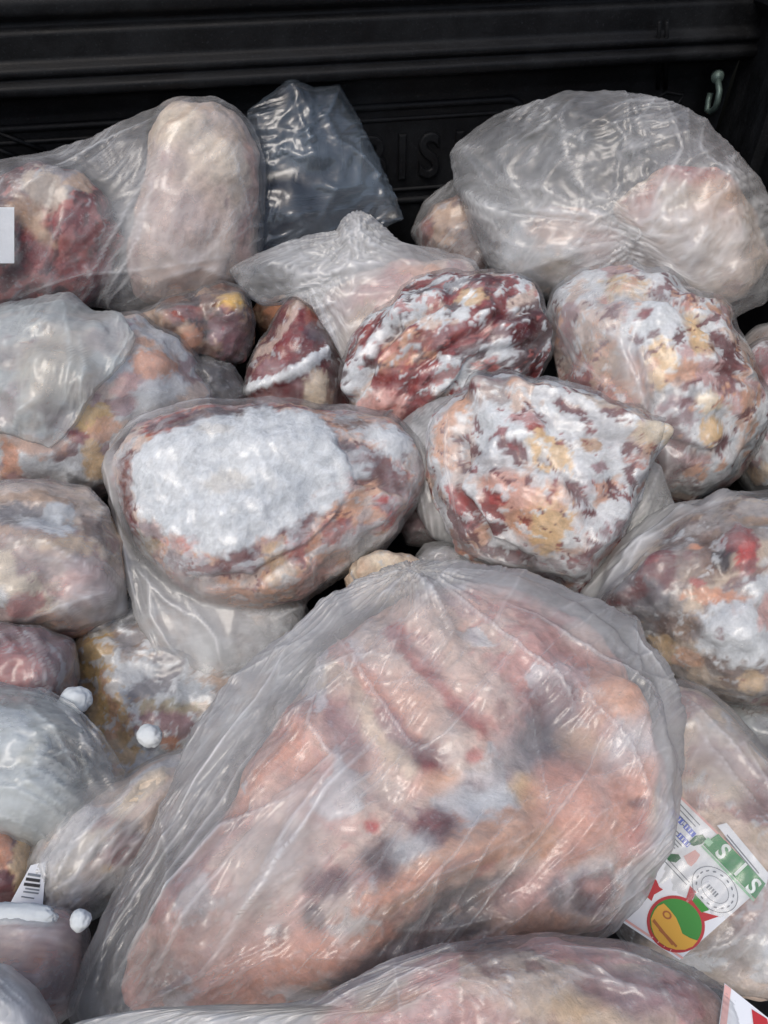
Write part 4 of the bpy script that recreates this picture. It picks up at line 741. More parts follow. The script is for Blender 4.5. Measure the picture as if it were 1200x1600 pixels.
# V: right, open packet with kidney-like lobes
fr = Frame(1090, 930, 0.285, 0.35)
o = packet('half open packet at the right edge with glossy dark red lobes and white fat', fr)
VO = [(955, 960), (965, 905), (1005, 860), (1060, 815), (1140, 795), (1230, 790), (1290, 850), (1290, 1000), (1260, 1090), (1180, 1105), (1100, 1085), (1030, 1040), (1000, 990)]; VO = grow(VO, 6)
meat(o, fr, VO, 0.075, 0.1, 'beige', [('n', 'grey', 20, 0.0, 0.15, 0.7, 20, 1.5), ('n', 'brown', 26, 0.1, 0.12, 0.6, 20, 1.5), ('b', 990, 935, 34, 52, 20, 'dark', 0.4, 0.98, 7), ('b', 1030, 905, 30, 40, 30, 'maroon', 0.5, 0.95, 8), ('b', 1035, 890, 26, 10, -20, 'red', 0.5, 0.8, 6), ('b', 1000, 910, 14, 26, 20, 'slate', 0.6, 0.7, 6), ('b', 1025, 955, 20, 34, 10, 'slate', 0.6, 0.8, 8),
    ('b', 1105, 880, 34, 40, -10, 'brown', 0.7, 0.8, 11), ('b', 1145, 865, 26, 28, 0, 'red', 0.5, 0.95, 9), ('b', 1120, 890, 16, 18, 0, 'black', 0.5, 0.9, 6), ('b', 1155, 895, 16, 24, -15, 'bright', 0.45, 0.95, 7), ('b', 1085, 870, 10, 8, 0, 'orange', 0.5, 0.9, 4), ('b', 1085, 925, 12, 6, 20, 'bright', 0.5, 0.7, 4), ('b', 1120, 950, 50, 14, 10, 'orange', 0.6, 0.85, 10),
    ('b', 1190, 930, 40, 30, 0, 'ice', 0.5, 0.9, 10), ('b', 1150, 1000, 70, 45, 10, 'frost', 0.5, 0.95, 13), ('b', 1060, 985, 40, 20, 20, 'brown', 0.7, 0.7, 10), ('b', 1035, 1010, 30, 14, 35, 'fat', 0.6, 0.8, 8), ('b', 1075, 1030, 26, 12, 25, 'peach', 0.6, 0.7, 7), ('b', 1170, 1065, 20, 14, 0, 'fat', 0.6, 0.7, 6), ('b', 1190, 960, 14, 30, 20, 'pink', 0.6, 0.8, 6), ('l', [(1080, 1080), (1140, 1090), (1200, 1095)], 12, 'black', 0.7, 0.6, 8),
    ('b', 1170, 820, 40, 12, 0, 'tan', 0.6, 0.8, 8), ('n', 'maroon', 50, 0.3, 0.06, 0.7, 20, 2), ('n', 'frost', 60, 0.25, 0.08, 0.6, 20, 2)], 211, bumps=[(990, 935, 30, 44, 20, 0.016), (1035, 900, 26, 34, 30, 0.014), (1150, 880, 24, 30, 0, 0.012), (1150, 1000, 60, 40, 0, 0.01)], rough=0.008)
film(o, fr, [(898, 935), (930, 895), (960, 855), (1010, 810), (1050, 788), (1110, 780), (1160, 770), (1260, 765), (1320, 860), (1310, 1000), (1270, 1100), (1180, 1116), (1095, 1095), (1025, 1048), (985, 1000), (940, 965)], 0.03, 0.05, 0.10, 212, folds=[([(910, 930), (970, 860), (1040, 810)], 7, 0.005, 0.4), ([(930, 940), (980, 870), (1060, 800)], 5, 0.005, 0.3), ([(950, 950), (1000, 860), (1100, 800)], 5, 0.004, 0.3), ([(1020, 1040), (1090, 1080), (1180, 1100)], 4, 0.004, 0.2)],
     patches=[(955, 890, 80, 36, -45, 0.42, 0.5), (1070, 800, 90, 22, -15, 0.30, 0.6)], angle=-40, nfold=10, streak=0.2, tight=1)
fr = Frame(1180, 1165, 0.21, 0.3)
o = packet('dark grey wrapped packet low at the right edge, above the labelled one', fr)
meat(o, fr, [(1085, 1110), (1130, 1090), (1200, 1095), (1280, 1130), (1290, 1230), (1220, 1270), (1140, 1200)], 0.05, 0.07, 'slate', [('n', 'black', 24, 0.0, 0.15, 0.7, 20, 1.5), ('n', 'grey', 30, 0.1, 0.12, 0.6, 20, 2), ('b', 1175, 1110, 40, 12, 20, 'brown', 0.6, 0.8, 8)], 213)
film(o, fr, [(1075, 1110), (1128, 1080), (1200, 1085), (1290, 1122), (1300, 1235), (1220, 1280), (1130, 1208)], 0.04, 0.05, 0.18, 214, material=FILM_TEAL, angle=25, nfold=10, streak=0.25)

# K: left middle
fr = Frame(80, 880, 0.29, 0.35)
KO = [(-70, 800), (0, 775), (70, 768), (135, 785), (165, 815), (180, 860), (188, 920), (170, 955), (100, 985), (20, 990), (-60, 975)]; KO = grow(KO, 8)
o = packet('joint at the left edge with a frosted blue grey dent and pale bone below', fr)
meat(o, fr, KO, 0.07, 0.09, 'beige', [('n', 'pale', 20, 0.0, 0.2, 0.7, 10, 1.5), ('n', 'mauve', 26, 0.12, 0.12, 0.6, 10, 2), ('l', [(0, 782), (60, 775), (120, 795)], 8, 'tan', 0.6, 0.8, 8), ('b', 50, 812, 70, 24, 0, 'slate', 0.5, 0.85, 9), ('b', 80, 825, 50, 16, 10, 'frost', 0.6, 0.95, 9), ('b', 95, 805, 30, 16, 0, 'ice', 0.6, 0.7, 8), ('l', [(0, 835), (50, 850), (110, 850), (150, 835)], 9, 'tan', 0.6, 0.8, 9),
    ('b', 150, 830, 14, 26, -20, 'brown', 0.6, 0.8, 7), ('b', 110, 865, 40, 20, 0, 'fat', 0.7, 0.7, 9), ('b', 60, 890, 60, 20, 0, 'mauve', 0.8, 0.5, 12), ('b', 30, 860, 30, 10, 0, 'brown', 0.6, 0.5, 7), ('b', 130, 920, 40, 28, 0, 'pink', 0.7, 0.8, 10), ('l', [(-20, 870), (20, 900), (60, 930), (70, 950)], 17, 'cream', 0.5, 0.9, 9), ('b', 45, 945, 30, 20, -30, 'rose', 0.6, 0.9, 9), ('b', 5, 930, 20, 20, 0, 'frost', 0.6, 0.8, 8), ('b', 90, 965, 40, 12, -10, 'peach', 0.6, 0.8, 9)],
    221, bumps=[(20, 915, 40, 30, 40, 0.008), (80, 815, 60, 20, 0, -0.008)])
film(o, fr, [(-80, 795), (0, 765), (70, 758), (142, 778), (172, 808), (188, 860), (198, 925), (200, 960), (120, 990), (20, 998), (-70, 985)], 0.03, 0.06, 0.14, 222, folds=[([(60, 860), (120, 895), (190, 920)], 3, 0.003, 0.35), ([(0, 850), (80, 850), (170, 870)], 3, 0.003, 0.25), ([(30, 980), (110, 960), (190, 930)], 4, 0.003, 0.3)], patches=[(160, 950, 60, 24, -20, 0.3, 0.6), (60, 895, 100, 30, 10, 0.12, 0.7)], angle=20, nfold=12, streak=0.18)
film(o, fr, [(120, 960), (165, 930), (205, 925), (225, 960), (235, 1000), (190, 1010), (140, 1000)], 0.012, 0.02, 0.14, 223, name='loose_bag_end', cover=False, w0=-0.015, angle=-20, nfold=10, wrinkle=0.003, streak=0.25, spread=30, smooth=2, back=False)
# L: red packet below
fr = Frame(40, 1055, 0.265, 0.35)
o = packet('red packet with stretched film at the left edge, behind a round ball of frost', fr)
meat(o, fr, [(-80, 1000), (0, 985), (70, 990), (112, 1010), (118, 1055), (105, 1100), (70, 1125), (0, 1130), (-80, 1110)], 0.05, 0.07, 'maroon', [('n', 'mauve', 24, 0.0, 0.2, 0.7, 40, 2), ('b', 25, 1050, 36, 46, 20, 'rose', 0.7, 0.8, 10), ('b', 10, 1040, 20, 30, 20, 'red', 0.7, 0.6, 8), ('b', 80, 1090, 26, 20, 0, 'red', 0.7, 0.5, 8), ('n', 'ice', 60, 0.22, 0.1, 0.6, 60, 2)], 231)
film(o, fr, [(-90, 995), (0, 978), (72, 984), (118, 1004), (126, 1055), (112, 1108), (74, 1132), (0, 1138), (-90, 1118)], 0.03, 0.05, 0.14, 232, folds=[([(30, 990), (60, 1050), (70, 1120)], 3, 0.003, 0.3), ([(50, 990), (90, 1060), (105, 1100)], 3, 0.003, 0.25), ([(55, 1000), (75, 1060), (80, 1115)], 3, 0.003, 0.3)], angle=60, nfold=10, streak=0.22, spread=12)
# M: steak-like slice with a yellow fat edge
fr = Frame(280, 1100, 0.18, 0.4)
MO = [(118, 1030), (130, 990), (170, 970), (250, 955), (340, 950), (430, 940), (480, 960), (460, 1040), (400, 1110), (340, 1180), (290, 1240), (230, 1262), (180, 1235), (155, 1190), (140, 1120), (125, 1080)]; MO = grow(MO, 6)
o = packet('frosty slice with a yellow fat border in front of the frost topped packet', fr)
meat(o, fr, MO, 0.045, 0.06, 'grey', [('n', 'ice', 20, -0.05, 0.15, 0.8, 20, 1.5), ('n', 'tan', 26, 0.1, 0.12, 0.6, 20, 1.5), ('l', [(140, 1000), (150, 1060), (165, 1110), (175, 1180)], 38, 'fat', 0.4, 1.0, 9), ('b', 145, 1040, 26, 30, 0, 'yellow', 0.6, 0.9, 7), ('b', 160, 1120, 16, 30, 0, 'yellow', 0.7, 0.6, 7), ('b', 145, 1000, 24, 16, -30, 'yellow', 0.6, 0.7, 7), ('l', [(165, 1060), (180, 1110), (175, 1150)], 9, 'peach', 0.6, 0.7, 7), ('b', 205, 1000, 30, 26, 0, 'brown', 0.7, 0.5, 9),
    ('b', 255, 1140, 60, 26, 5, 'mauve', 0.6, 0.8, 10), ('b', 260, 1110, 50, 12, 0, 'olive', 0.7, 0.6, 8), ('b', 215, 1050, 30, 20, 0, 'frost', 0.6, 0.9, 9), ('b', 330, 1060, 36, 16, 20, 'tan', 0.7, 0.6, 9), ('b', 370, 1000, 20, 20, 30, 'brown', 0.6, 0.7, 8), ('b', 340, 1020, 40, 20, 20, 'frost', 0.6, 0.8, 9), ('b', 195, 1200, 44, 24, 15, 'fat', 0.5, 0.9, 9), ('b', 265, 1165, 18, 9, 0, 'orange', 0.5, 0.8, 5), ('b', 240, 1225, 40, 24, 0, 'frost', 0.6, 0.8, 9), ('b', 175, 1195, 20, 14, 20, 'peach', 0.6, 0.7, 6), ('n', 'frost', 70, 0.12, 0.1, 0.75, 0, 1)],
    241, bumps=[(195, 1205, 40, 22, 15, 0.012)], rough=0.007, b=0.6)
film(o, fr, grow(MO, 4), 0.03, 0.04, 0.08, 242, angle=20, nfold=8, streak=0.14, patches=[(360, 1000, 90, 60, 0, 0.2, 0.7)], tight=1)
# N: frosted film clump
fr = Frame(45, 1195, 0.285, 0.35)
NO = [(-80, 1110), (0, 1085), (60, 1098), (110, 1130), (148, 1180), (165, 1225), (140, 1255), (110, 1300), (60, 1312), (0, 1300), (-80, 1290)]; NO = grow(NO, 18)
o = packet('frosted greenish white bag bunched up at the lower left edge', fr)
meat(o, fr, [(-60, 1130), (0, 1110), (60, 1120), (100, 1160), (120, 1210), (90, 1260), (30, 1280), (-60, 1270)], 0.035, 0.06, 'ice', [('n', 'frost', 20, 0, 0.2, 0.8, 0, 1), ('n', 'slate', 26, 0.15, 0.15, 0.6, 30, 2), ('b', 100, 1180, 26, 26, 0, 'slate', 0.7, 0.7, 9), ('n', 'olive', 22, 0.2, 0.15, 0.4, 0, 1)], 251)
film(o, fr, NO, 0.045, 0.05, 0.26, 252, material=FILM_TEAL, folds=[([(0, 1240), (60, 1230), (130, 1240)], 6, 0.006, 0.3), ([(40, 1100), (90, 1150), (130, 1220)], 5, 0.005, 0.3), ([(70, 1200), (110, 1180), (150, 1200)], 4, 0.005, 0.3)], angle=15, nfold=18, wrinkle=0.004, streak=0.2, spread=50, fh=0.004, patches=[(40, 1270, 90, 40, 5, 0.25, 0.6), (110, 1175, 30, 26, 0, -0.2, 0.6)], smooth=3)
film(o, fr, [(20, 1090), (70, 1080), (120, 1110), (160, 1150), (190, 1200), (215, 1240), (160, 1275), (120, 1310), (80, 1290), (100, 1220), (70, 1160)], 0.02, 0.02, 0.12, 253, name='loose_bag_end', cover=False, w0=0.012, angle=55, nfold=14, wrinkle=0.004, streak=0.26, spread=30, fh=0.004, smooth=2, back=False)
# Q: piece with a tag
fr = Frame(10, 1365, 0.255, 0.35)
o = packet('peach fat and dark flesh at the left edge with a small printed tag', fr)
meat(o, fr, [(-80, 1310), (-20, 1290), (30, 1292), (60, 1320), (66, 1380), (50, 1430), (0, 1450), (-80, 1430)], 0.04, 0.06, 'maroon', [('b', -5, 1330, 32, 34, 0, 'orange', 0.4, 0.95, 6), ('b', 38, 1350, 18, 50, 0, 'fat', 0.45, 0.95, 6), ('b', 20, 1295, 14, 14, 0, 'cream', 0.6, 0.8, 4)], 261)
film(o, fr, [(-90, 1305), (-20, 1282), (34, 1284), (68, 1315), (74, 1385), (56, 1438), (0, 1458), (-90, 1440)], 0.03, 0.04, 0.06, 262, angle=60, nfold=5, streak=0.1)
QF, QO = fr, o
# O: pale tapered piece
fr = Frame(165, 1325, 0.245, 0.4)
OO = [(60, 1365), (68, 1320), (95, 1275), (140, 1245), (200, 1228), (262, 1190), (320, 1180), (300, 1260), (240, 1330), (190, 1390), (140, 1425), (100, 1440), (72, 1415)]; OO = grow(OO, 6)
o = packet('pale tapered joint pointing towards the lower left, between label and big bag', fr)
meat(o, fr, OO, 0.045, 0.06, 'pale', [('n', 'ice', 22, 0.0, 0.2, 0.7, 40, 2), ('l', [(90, 1390), (130, 1330), (190, 1270), (250, 1220)], 12, 'cream', 0.7, 0.7, 9), ('b', 190, 1330, 40, 20, -40, 'mauve', 0.6, 0.9, 9), ('b', 165, 1290, 24, 12, -30, 'pink', 0.7, 0.6, 8), ('b', 165, 1365, 10, 8, 0, 'fat', 0.6, 0.9, 4), ('b', 80, 1400, 20, 22, 0, 'cream', 0.7, 0.7, 6), ('b', 210, 1300, 20, 14, -40, 'slate', 0.7, 0.6, 8)], 271)
film(o, fr, grow(OO, 12), 0.03, 0.05, 0.14, 272, folds=[([(85, 1410), (120, 1330), (200, 1250)], 4, 0.003, 0.35), ([(95, 1420), (160, 1330), (240, 1240)], 4, 0.003, 0.3), ([(100, 1425), (190, 1360), (260, 1270)], 4, 0.003, 0.25)], radials=[(82, 1408, 80, 0.004, 0.25, 8)], angle=-50, nfold=14, streak=0.22, spread=12)
# P: bottom left
fr = Frame(35, 1505, 0.285, 0.4)
PO = [(-80, 1480), (-20, 1450), (40, 1432), (100, 1438), (124, 1462), (118, 1520), (100, 1570), (60, 1600), (-80, 1610)]; PO = grow(PO, 8)
o = packet('pinkish packet with an orange streak under taut film at the bottom left', fr)
meat(o, fr, PO, 0.05, 0.06, 'pink', [('n', 'pale', 16, 0.0, 0.25, 0.6, 0, 1), ('b', 55, 1505, 16, 26, 20, 'orange', 0.7, 0.95, 6), ('b', 20, 1500, 30, 20, 0, 'peach', 0.8, 0.7, 8), ('b', 95, 1535, 18, 40, 20, 'dark', 0.7, 0.8, 7), ('b', 110, 1480, 12, 12, 0, 'orange', 0.7, 0.7, 5)], 281, rough=0.003, sk=0.9)
film(o, fr, grow(PO, 12), 0.03, 0.05, 0.24, 282, folds=[([(0, 1450), (60, 1455), (120, 1452)], 3, 0.003, 0.3), ([(0, 1460), (60, 1465), (122, 1462)], 3, 0.003, 0.2)], angle=5, nfold=6, streak=0.1, patches=[(30, 1470, 90, 26, 0, 0.15, 0.7)])
# U: labelled packet at the right
fr = Frame(1120, 1320, 0.255, 0.4)
UO = [(1010, 1110), (1055, 1082), (1105, 1105), (1160, 1158), (1200, 1215), (1250, 1290), (1290, 1400), (1280, 1520), (1200, 1560), (1100, 1530), (1000, 1490), (960, 1440), (980, 1300), (1000, 1200)]; UO = grow(UO, 4)
o = packet('greyish packet at the right with a printed white, red and green label inside its bag', fr)
meat(o, fr, UO, 0.05, 0.07, 'beige', [('n', 'pale', 18, 0.0, 0.2, 0.6, 0, 1), ('n', 'mauve', 22, 0.1, 0.15, 0.6, 30, 1.5), ('b', 1130, 1240, 40, 24, 20, 'cream', 0.7, 0.7, 9), ('b', 1100, 1200, 30, 20, 0, 'tan', 0.7, 0.5, 9), ('b', 1180, 1260, 24, 30, 0, 'maroon', 0.7, 0.5, 9), ('b', 1140, 1480, 60, 40, 0, 'slate', 0.8, 0.6, 10), ('b', 985, 1450, 30, 30, 0, 'black', 0.5, 0.9, 6), ('b', 1200, 1450, 26, 60, 10, 'ice', 0.7, 0.6, 9), ('n', 'ice', 50, 0.22, 0.1, 0.6, 30, 2)], 291, b=0.5, rough=0.004, sk=0.9)
film(o, fr, grow(UO, 5), 0.04, 0.05, 0.14, 292, folds=[([(1050, 1090), (1120, 1160), (1180, 1230)], 4, 0.004, 0.3), ([(1060, 1110), (1100, 1180), (1190, 1290)], 3, 0.003, 0.25), ([(1150, 1170), (1200, 1250), (1240, 1330)], 5, 0.004, 0.3), ([(1180, 1430), (1130, 1480), (1050, 1500)], 5, 0.004, 0.3)],
     patches=[(1120, 1200, 70, 60, 40, 0.14, 0.7), (1080, 1380, 105, 100, 30, -0.07, 0.3)], angle=-45, nfold=10, streak=0.15, gap=0.006)
UF, UOB = fr, o

# S: the big foreground bag
fr = Frame(640, 1230, 0.325, 0.4)
o = packet('biggest bag, milky film over a pinkish slab of ribs in the foreground', fr)
SM = [(190, 1530), (250, 1430), (330, 1320), (400, 1200), (455, 1110), (520, 1030), (590, 970), (680, 935), (770, 930), (860, 960), (945, 1020), (1000, 1110), (1030, 1220), (1022, 1320), (985, 1400), (920, 1450), (800, 1490), (650, 1530), (500, 1570), (330, 1590), (220, 1585)]
meat(o, fr, SM, 0.055, 0.08, 'blush', [('n', 'pale', 13, 0.0, 0.2, 0.7, 45, 1.5), ('n', 'rose', 20, 0.22, 0.12, 0.6, 45, 2), ('n', 'mauve', 30, 0.26, 0.10, 0.6, -45, 2), ('n', 'pink', 16, 0.1, 0.15, 0.7, -45, 2), ('n', 'frost', 22, 0.22, 0.10, 0.7, -45, 1.5),
    ('l', [(580, 1000), (640, 1080), (720, 1190)], 30, 'pale', 0.6, 0.8, 12), ('l', [(650, 960), (730, 1060), (780, 1120)], 26, 'pale', 0.6, 0.8, 12), ('l', [(520, 1060), (580, 1140), (640, 1210)], 22, 'cream', 0.6, 0.7, 12), ('l', [(610, 1000), (680, 1080), (750, 1160)], 9, 'rose', 0.7, 0.8, 9), ('l', [(550, 1040), (620, 1130), (680, 1200)], 9, 'apricot', 0.7, 0.7, 9), ('b', 625, 1000, 20, 12, 30, 'rose', 0.7, 0.8, 7), ('b', 640, 1110, 40, 30, 30, 'apricot', 0.7, 0.5, 10),
    ('b', 545, 1140, 22, 60, -10, 'mauve', 0.7, 0.7, 11), ('b', 460, 1180, 30, 60, 20, 'apricot', 0.7, 0.6, 11), ('b', 620, 1150, 16, 40, -35, 'mauve', 0.6, 0.7, 9), ('b', 860, 1110, 50, 40, 20, 'maroon', 0.6, 0.9, 12), ('b', 850, 1160, 44, 40, 20, 'slate', 0.6, 0.9, 12), ('b', 800, 1190, 40, 40, 0, 'grey', 0.7, 0.8, 12), ('b', 780, 1130, 12, 26, -30, 'maroon', 0.6, 0.7, 8),
    ('b', 900, 1050, 60, 30, 20, 'rose', 0.7, 0.6, 11), ('b', 950, 1100, 40, 50, 0, 'peach', 0.7, 0.7, 11), ('b', 900, 1170, 26, 30, 0, 'tan', 0.7, 0.8, 9), ('b', 665, 1190, 34, 24, 20, 'maroon', 0.5, 0.95, 10), ('b', 680, 1215, 20, 14, 0, 'red', 0.6, 0.7, 7), ('b', 735, 1192, 12, 10, 0, 'bright', 0.6, 0.6, 5), ('b', 725, 1245, 30, 16, -20, 'maroon', 0.6, 0.9, 9), ('b', 690, 1235, 30, 20, -20, 'peach', 0.6, 0.9, 8),
    ('b', 600, 1240, 30, 30, 0, 'pale', 0.7, 0.8, 10), ('b', 750, 1260, 60, 26, 0, 'frost', 0.7, 0.8, 12), ('b', 820, 1250, 24, 34, -20, 'fat', 0.5, 0.9, 8), ('b', 870, 1260, 50, 60, 20, 'apricot', 0.6, 0.85, 12), ('b', 890, 1310, 40, 40, 0, 'apricot', 0.7, 0.7, 10), ('b', 965, 1180, 30, 30, 0, 'ice', 0.7, 0.7, 9), ('b', 975, 1260, 40, 60, 15, 'apricot', 0.6, 0.8, 11), ('b', 985, 1300, 20, 50, 15, 'rose', 0.7, 0.7, 8), ('b', 1005, 1260, 16, 50, 10, 'cream', 0.6, 0.8, 8), ('b', 975, 1258, 9, 9, 0, 'maroon', 0.6, 0.8, 4),
    ('b', 675, 1300, 34, 24, 0, 'maroon', 0.5, 0.95, 9), ('b', 672, 1290, 22, 12, 0, 'red', 0.6, 0.7, 6), ('b', 582, 1300, 10, 10, 0, 'bright', 0.6, 0.9, 4), ('b', 600, 1340, 34, 26, 0, 'dark', 0.5, 0.95, 9), ('b', 640, 1330, 30, 20, 0, 'ice', 0.7, 0.7, 8), ('b', 520, 1380, 34, 26, -10, 'maroon', 0.5, 0.95, 9), ('b', 498, 1432, 24, 24, 0, 'dark', 0.5, 0.95, 7), ('b', 440, 1470, 14, 26, 10, 'dark', 0.5, 0.9, 6), ('b', 590, 1400, 20, 12, 0, 'maroon', 0.6, 0.7, 6),
    ('l', [(600, 1400), (700, 1340), (790, 1300), (830, 1310)], 26, 'peach', 0.5, 0.95, 10), ('l', [(560, 1420), (640, 1370), (720, 1340)], 12, 'apricot', 0.7, 0.7, 9), ('b', 470, 1500, 70, 40, -10, 'apricot', 0.6, 0.95, 12), ('b', 580, 1480, 60, 30, -30, 'apricot', 0.6, 0.8, 12), ('b', 380, 1530, 50, 40, 0, 'apricot', 0.7, 0.8, 10), ('b', 540, 1540, 60, 20, -10, 'tan', 0.7, 0.6, 9),
    ('l', [(540, 1540), (620, 1480), (700, 1420), (800, 1380)], 22, 'slate', 0.6, 0.9, 11), ('l', [(560, 1545), (660, 1490), (760, 1440)], 18, 'black', 0.7, 0.85, 10), ('b', 765, 1405, 20, 16, 0, 'brown', 0.6, 0.8, 6), ('b', 840, 1400, 50, 40, 0, 'pink', 0.7, 0.8, 11), ('b', 850, 1440, 60, 24, 0, 'peach', 0.7, 0.8, 10), ('b', 912, 1386, 48, 38, -15, 'ice', 0.5, 0.85, 11), ('b', 920, 1390, 38, 30, -15, 'maroon', 0.5, 0.9, 11), ('b', 900, 1405, 20, 16, 0, 'dark', 0.6, 0.9, 10), ('b', 928, 1384, 16, 12, 0, 'pink', 0.7, 0.6, 8), ('b', 860, 1395, 12, 26, -20, 'slate', 0.6, 0.7, 8),
    ('l', [(330, 1330), (400, 1240), (470, 1170)], 16, 'apricot', 0.7, 0.8, 10), ('l', [(250, 1430), (330, 1350), (400, 1290)], 14, 'rose', 0.7, 0.7, 9), ('b', 330, 1450, 60, 80, 40, 'brown', 0.8, 0.5, 14), ('b', 250, 1520, 60, 50, 30, 'brown', 0.7, 0.8, 12), ('b', 430, 1340, 50, 90, 25, 'pale', 0.8, 0.7, 14)],
    301, bumps=[(680, 1320, 60, 40, 0, 0.010), (560, 1400, 70, 40, -30, 0.008), (430, 1340, 40, 90, 25, 0.010), (950, 1120, 40, 60, 10, 0.010), (880, 1280, 60, 60, 0, 0.010), (470, 1490, 80, 50, 0, 0.008), (850, 1150, 50, 40, 0, -0.012), (700, 1430, 90, 20, -30, -0.012)],
    ridges=[([(580, 1000), (640, 1080), (720, 1190)], 26, 0.005), ([(650, 960), (730, 1060), (790, 1130)], 24, 0.005), ([(520, 1060), (580, 1140), (640, 1220)], 22, 0.005), ([(730, 950), (810, 1010), (860, 1080)], 24, 0.006), ([(460, 1120), (510, 1180), (560, 1270)], 20, 0.006), ([(600, 1400), (700, 1340), (800, 1300)], 24, 0.012), ([(960, 1100), (990, 1200), (990, 1320)], 26, 0.012), ([(300, 1420), (400, 1280), (460, 1180)], 20, 0.010)],
    b=0.55, rough=0.007, dens=1.15, rs=20, name='rib_slab', sk=0.9)
SF = [(100, 1590), (125, 1510), (165, 1430), (215, 1340), (260, 1250), (300, 1150), (360, 1075), (430, 1005), (500, 945), (570, 905), (640, 884), (740, 886), (840, 902), (930, 942), (978, 966), (1000, 972), (1008, 1012), (1036, 1030), (1050, 1065), (1068, 1130), (1066, 1200), (1045, 1300), (1010, 1385), (950, 1462), (850, 1520), (700, 1560), (500, 1610), (300, 1640), (150, 1640)]
film(o, fr, SF, 0.045, 0.05, 0.14, 303, folds=[([(640, 890), (660, 930), (700, 990)], 5, 0.008, 0.35), ([(640, 892), (610, 930), (580, 950)], 6, 0.008, 0.3), ([(690, 930), (770, 1010), (860, 1080), (890, 1130)], 4, 0.006, 0.4), ([(770, 960), (860, 1000), (960, 1060), (1040, 1130)], 5, 0.006, 0.35), ([(880, 1080), (960, 1170), (1000, 1260)], 4, 0.005, 0.25), ([(990, 975), (1010, 1010), (1050, 1060)], 5, 0.006, 0.3),
     ([(450, 1010), (400, 1100), (310, 1220), (180, 1430)], 4, 0.006, 0.45), ([(600, 1160), (520, 1250), (420, 1400), (330, 1520)], 8, 0.010, 0.50), ([(560, 1180), (470, 1290), (390, 1440)], 5, 0.006, 0.35), ([(500, 1090), (490, 1150), (525, 1200), (480, 1240)], 4, 0.006, 0.35), ([(420, 1170), (330, 1290), (230, 1450)], 5, 0.007, 0.40), ([(490, 1250), (360, 1300), (280, 1400), (200, 1500)], 4, 0.006, 0.35), ([(640, 1200), (690, 1170), (780, 1060)], 4, 0.004, 0.25),
     ([(520, 1000), (560, 1060), (640, 1180), (700, 1200)], 4, 0.004, 0.3), ([(780, 1230), (700, 1350), (600, 1450)], 4, 0.004, 0.22), ([(950, 1130), (880, 1250), (780, 1380), (700, 1480)], 4, 0.004, 0.25), ([(470, 1080), (540, 1050), (620, 1050)], 4, 0.004, 0.3), ([(230, 1560), (320, 1420), (420, 1290)], 6, 0.006, 0.3), ([(160, 1560), (280, 1400), (380, 1260)], 5, 0.005, 0.3), ([(130, 1520), (210, 1400), (300, 1280), (380, 1160)], 5, 0.005, 0.3)],
     patches=[(380, 1090, 70, 190, 38, 0.18, 0.7), (900, 960, 170, 55, 28, 0.22, 0.6), (1040, 1180, 40, 140, 5, 0.24, 0.6), (1010, 1360, 34, 110, 25, 0.26, 0.6), (520, 940, 100, 40, -30, 0.20, 0.6), (430, 1360, 110, 110, 30, 0.12, 0.7), (700, 920, 110, 34, 0, 0.14, 0.6)], radials=[(640, 888, 120, 0.005, 0.22, 7)], angle=-52, nfold=40, wrinkle=0.003, streak=0.14, spread=28, fh=0.004, tight=6, smooth=1.5, dens=1.2, gap=0.003)
# R: film corner bottom left
fr = Frame(10, 1585, 0.345, 0.4)
o = packet('corner of a grey milky bag at the bottom left corner', fr)
meat(o, fr, [(-90, 1540), (-20, 1525), (40, 1550), (65, 1590), (80, 1660), (-80, 1680)], 0.03, 0.05, 'grey', [('b', 25, 1580, 20, 14, 0, 'maroon', 0.7, 0.6, 7), ('n', 'ice', 24, 0.0, 0.2, 0.7, 0, 1)], 311)
film(o, fr, [(-100, 1520), (-30, 1500), (20, 1512), (60, 1545), (88, 1590), (110, 1680), (-80, 1700)], 0.045, 0.04, 0.42, 312, angle=40, nfold=10, streak=0.2)
# T: bag in the extreme foreground
fr = Frame(750, 1570, 0.385, 0.45)
o = packet('bag across the bottom edge with mauve meat and yellowish creased film', fr)
TO = [(430, 1640), (500, 1580), (590, 1535), (680, 1500), (780, 1480), (880, 1475), (970, 1488), (1050, 1515), (1110, 1560), (1140, 1640), (1100, 1760), (800, 1800), (500, 1760)]
meat(o, fr, TO, 0.03, 0.06, 'pink', [('n', 'beige', 18, -0.05, 0.15, 0.9, 0, 1.5), ('n', 'maroon', 22, 0.18, 0.12, 0.6, 0, 1.5), ('b', 700, 1590, 80, 40, -10, 'pink', 0.7, 0.7, 12), ('b', 900, 1580, 60, 24, 10, 'fat', 0.7, 0.6, 10), ('b', 980, 1550, 80, 30, 20, 'mauve', 0.7, 0.8, 12), ('b', 930, 1545, 30, 12, 20, 'maroon', 0.6, 0.7, 8), ('b', 620, 1560, 40, 16, -20, 'tan', 0.7, 0.7, 9)], 321, rs=22, sk=0.9)
TF = [(60, 1620), (120, 1590), (200, 1575), (300, 1572), (400, 1585), (500, 1560), (590, 1515), (680, 1480), (790, 1462), (900, 1462), (980, 1472), (1060, 1502), (1130, 1545), (1190, 1620), (1220, 1760), (800, 1850), (300, 1800), (60, 1720)]
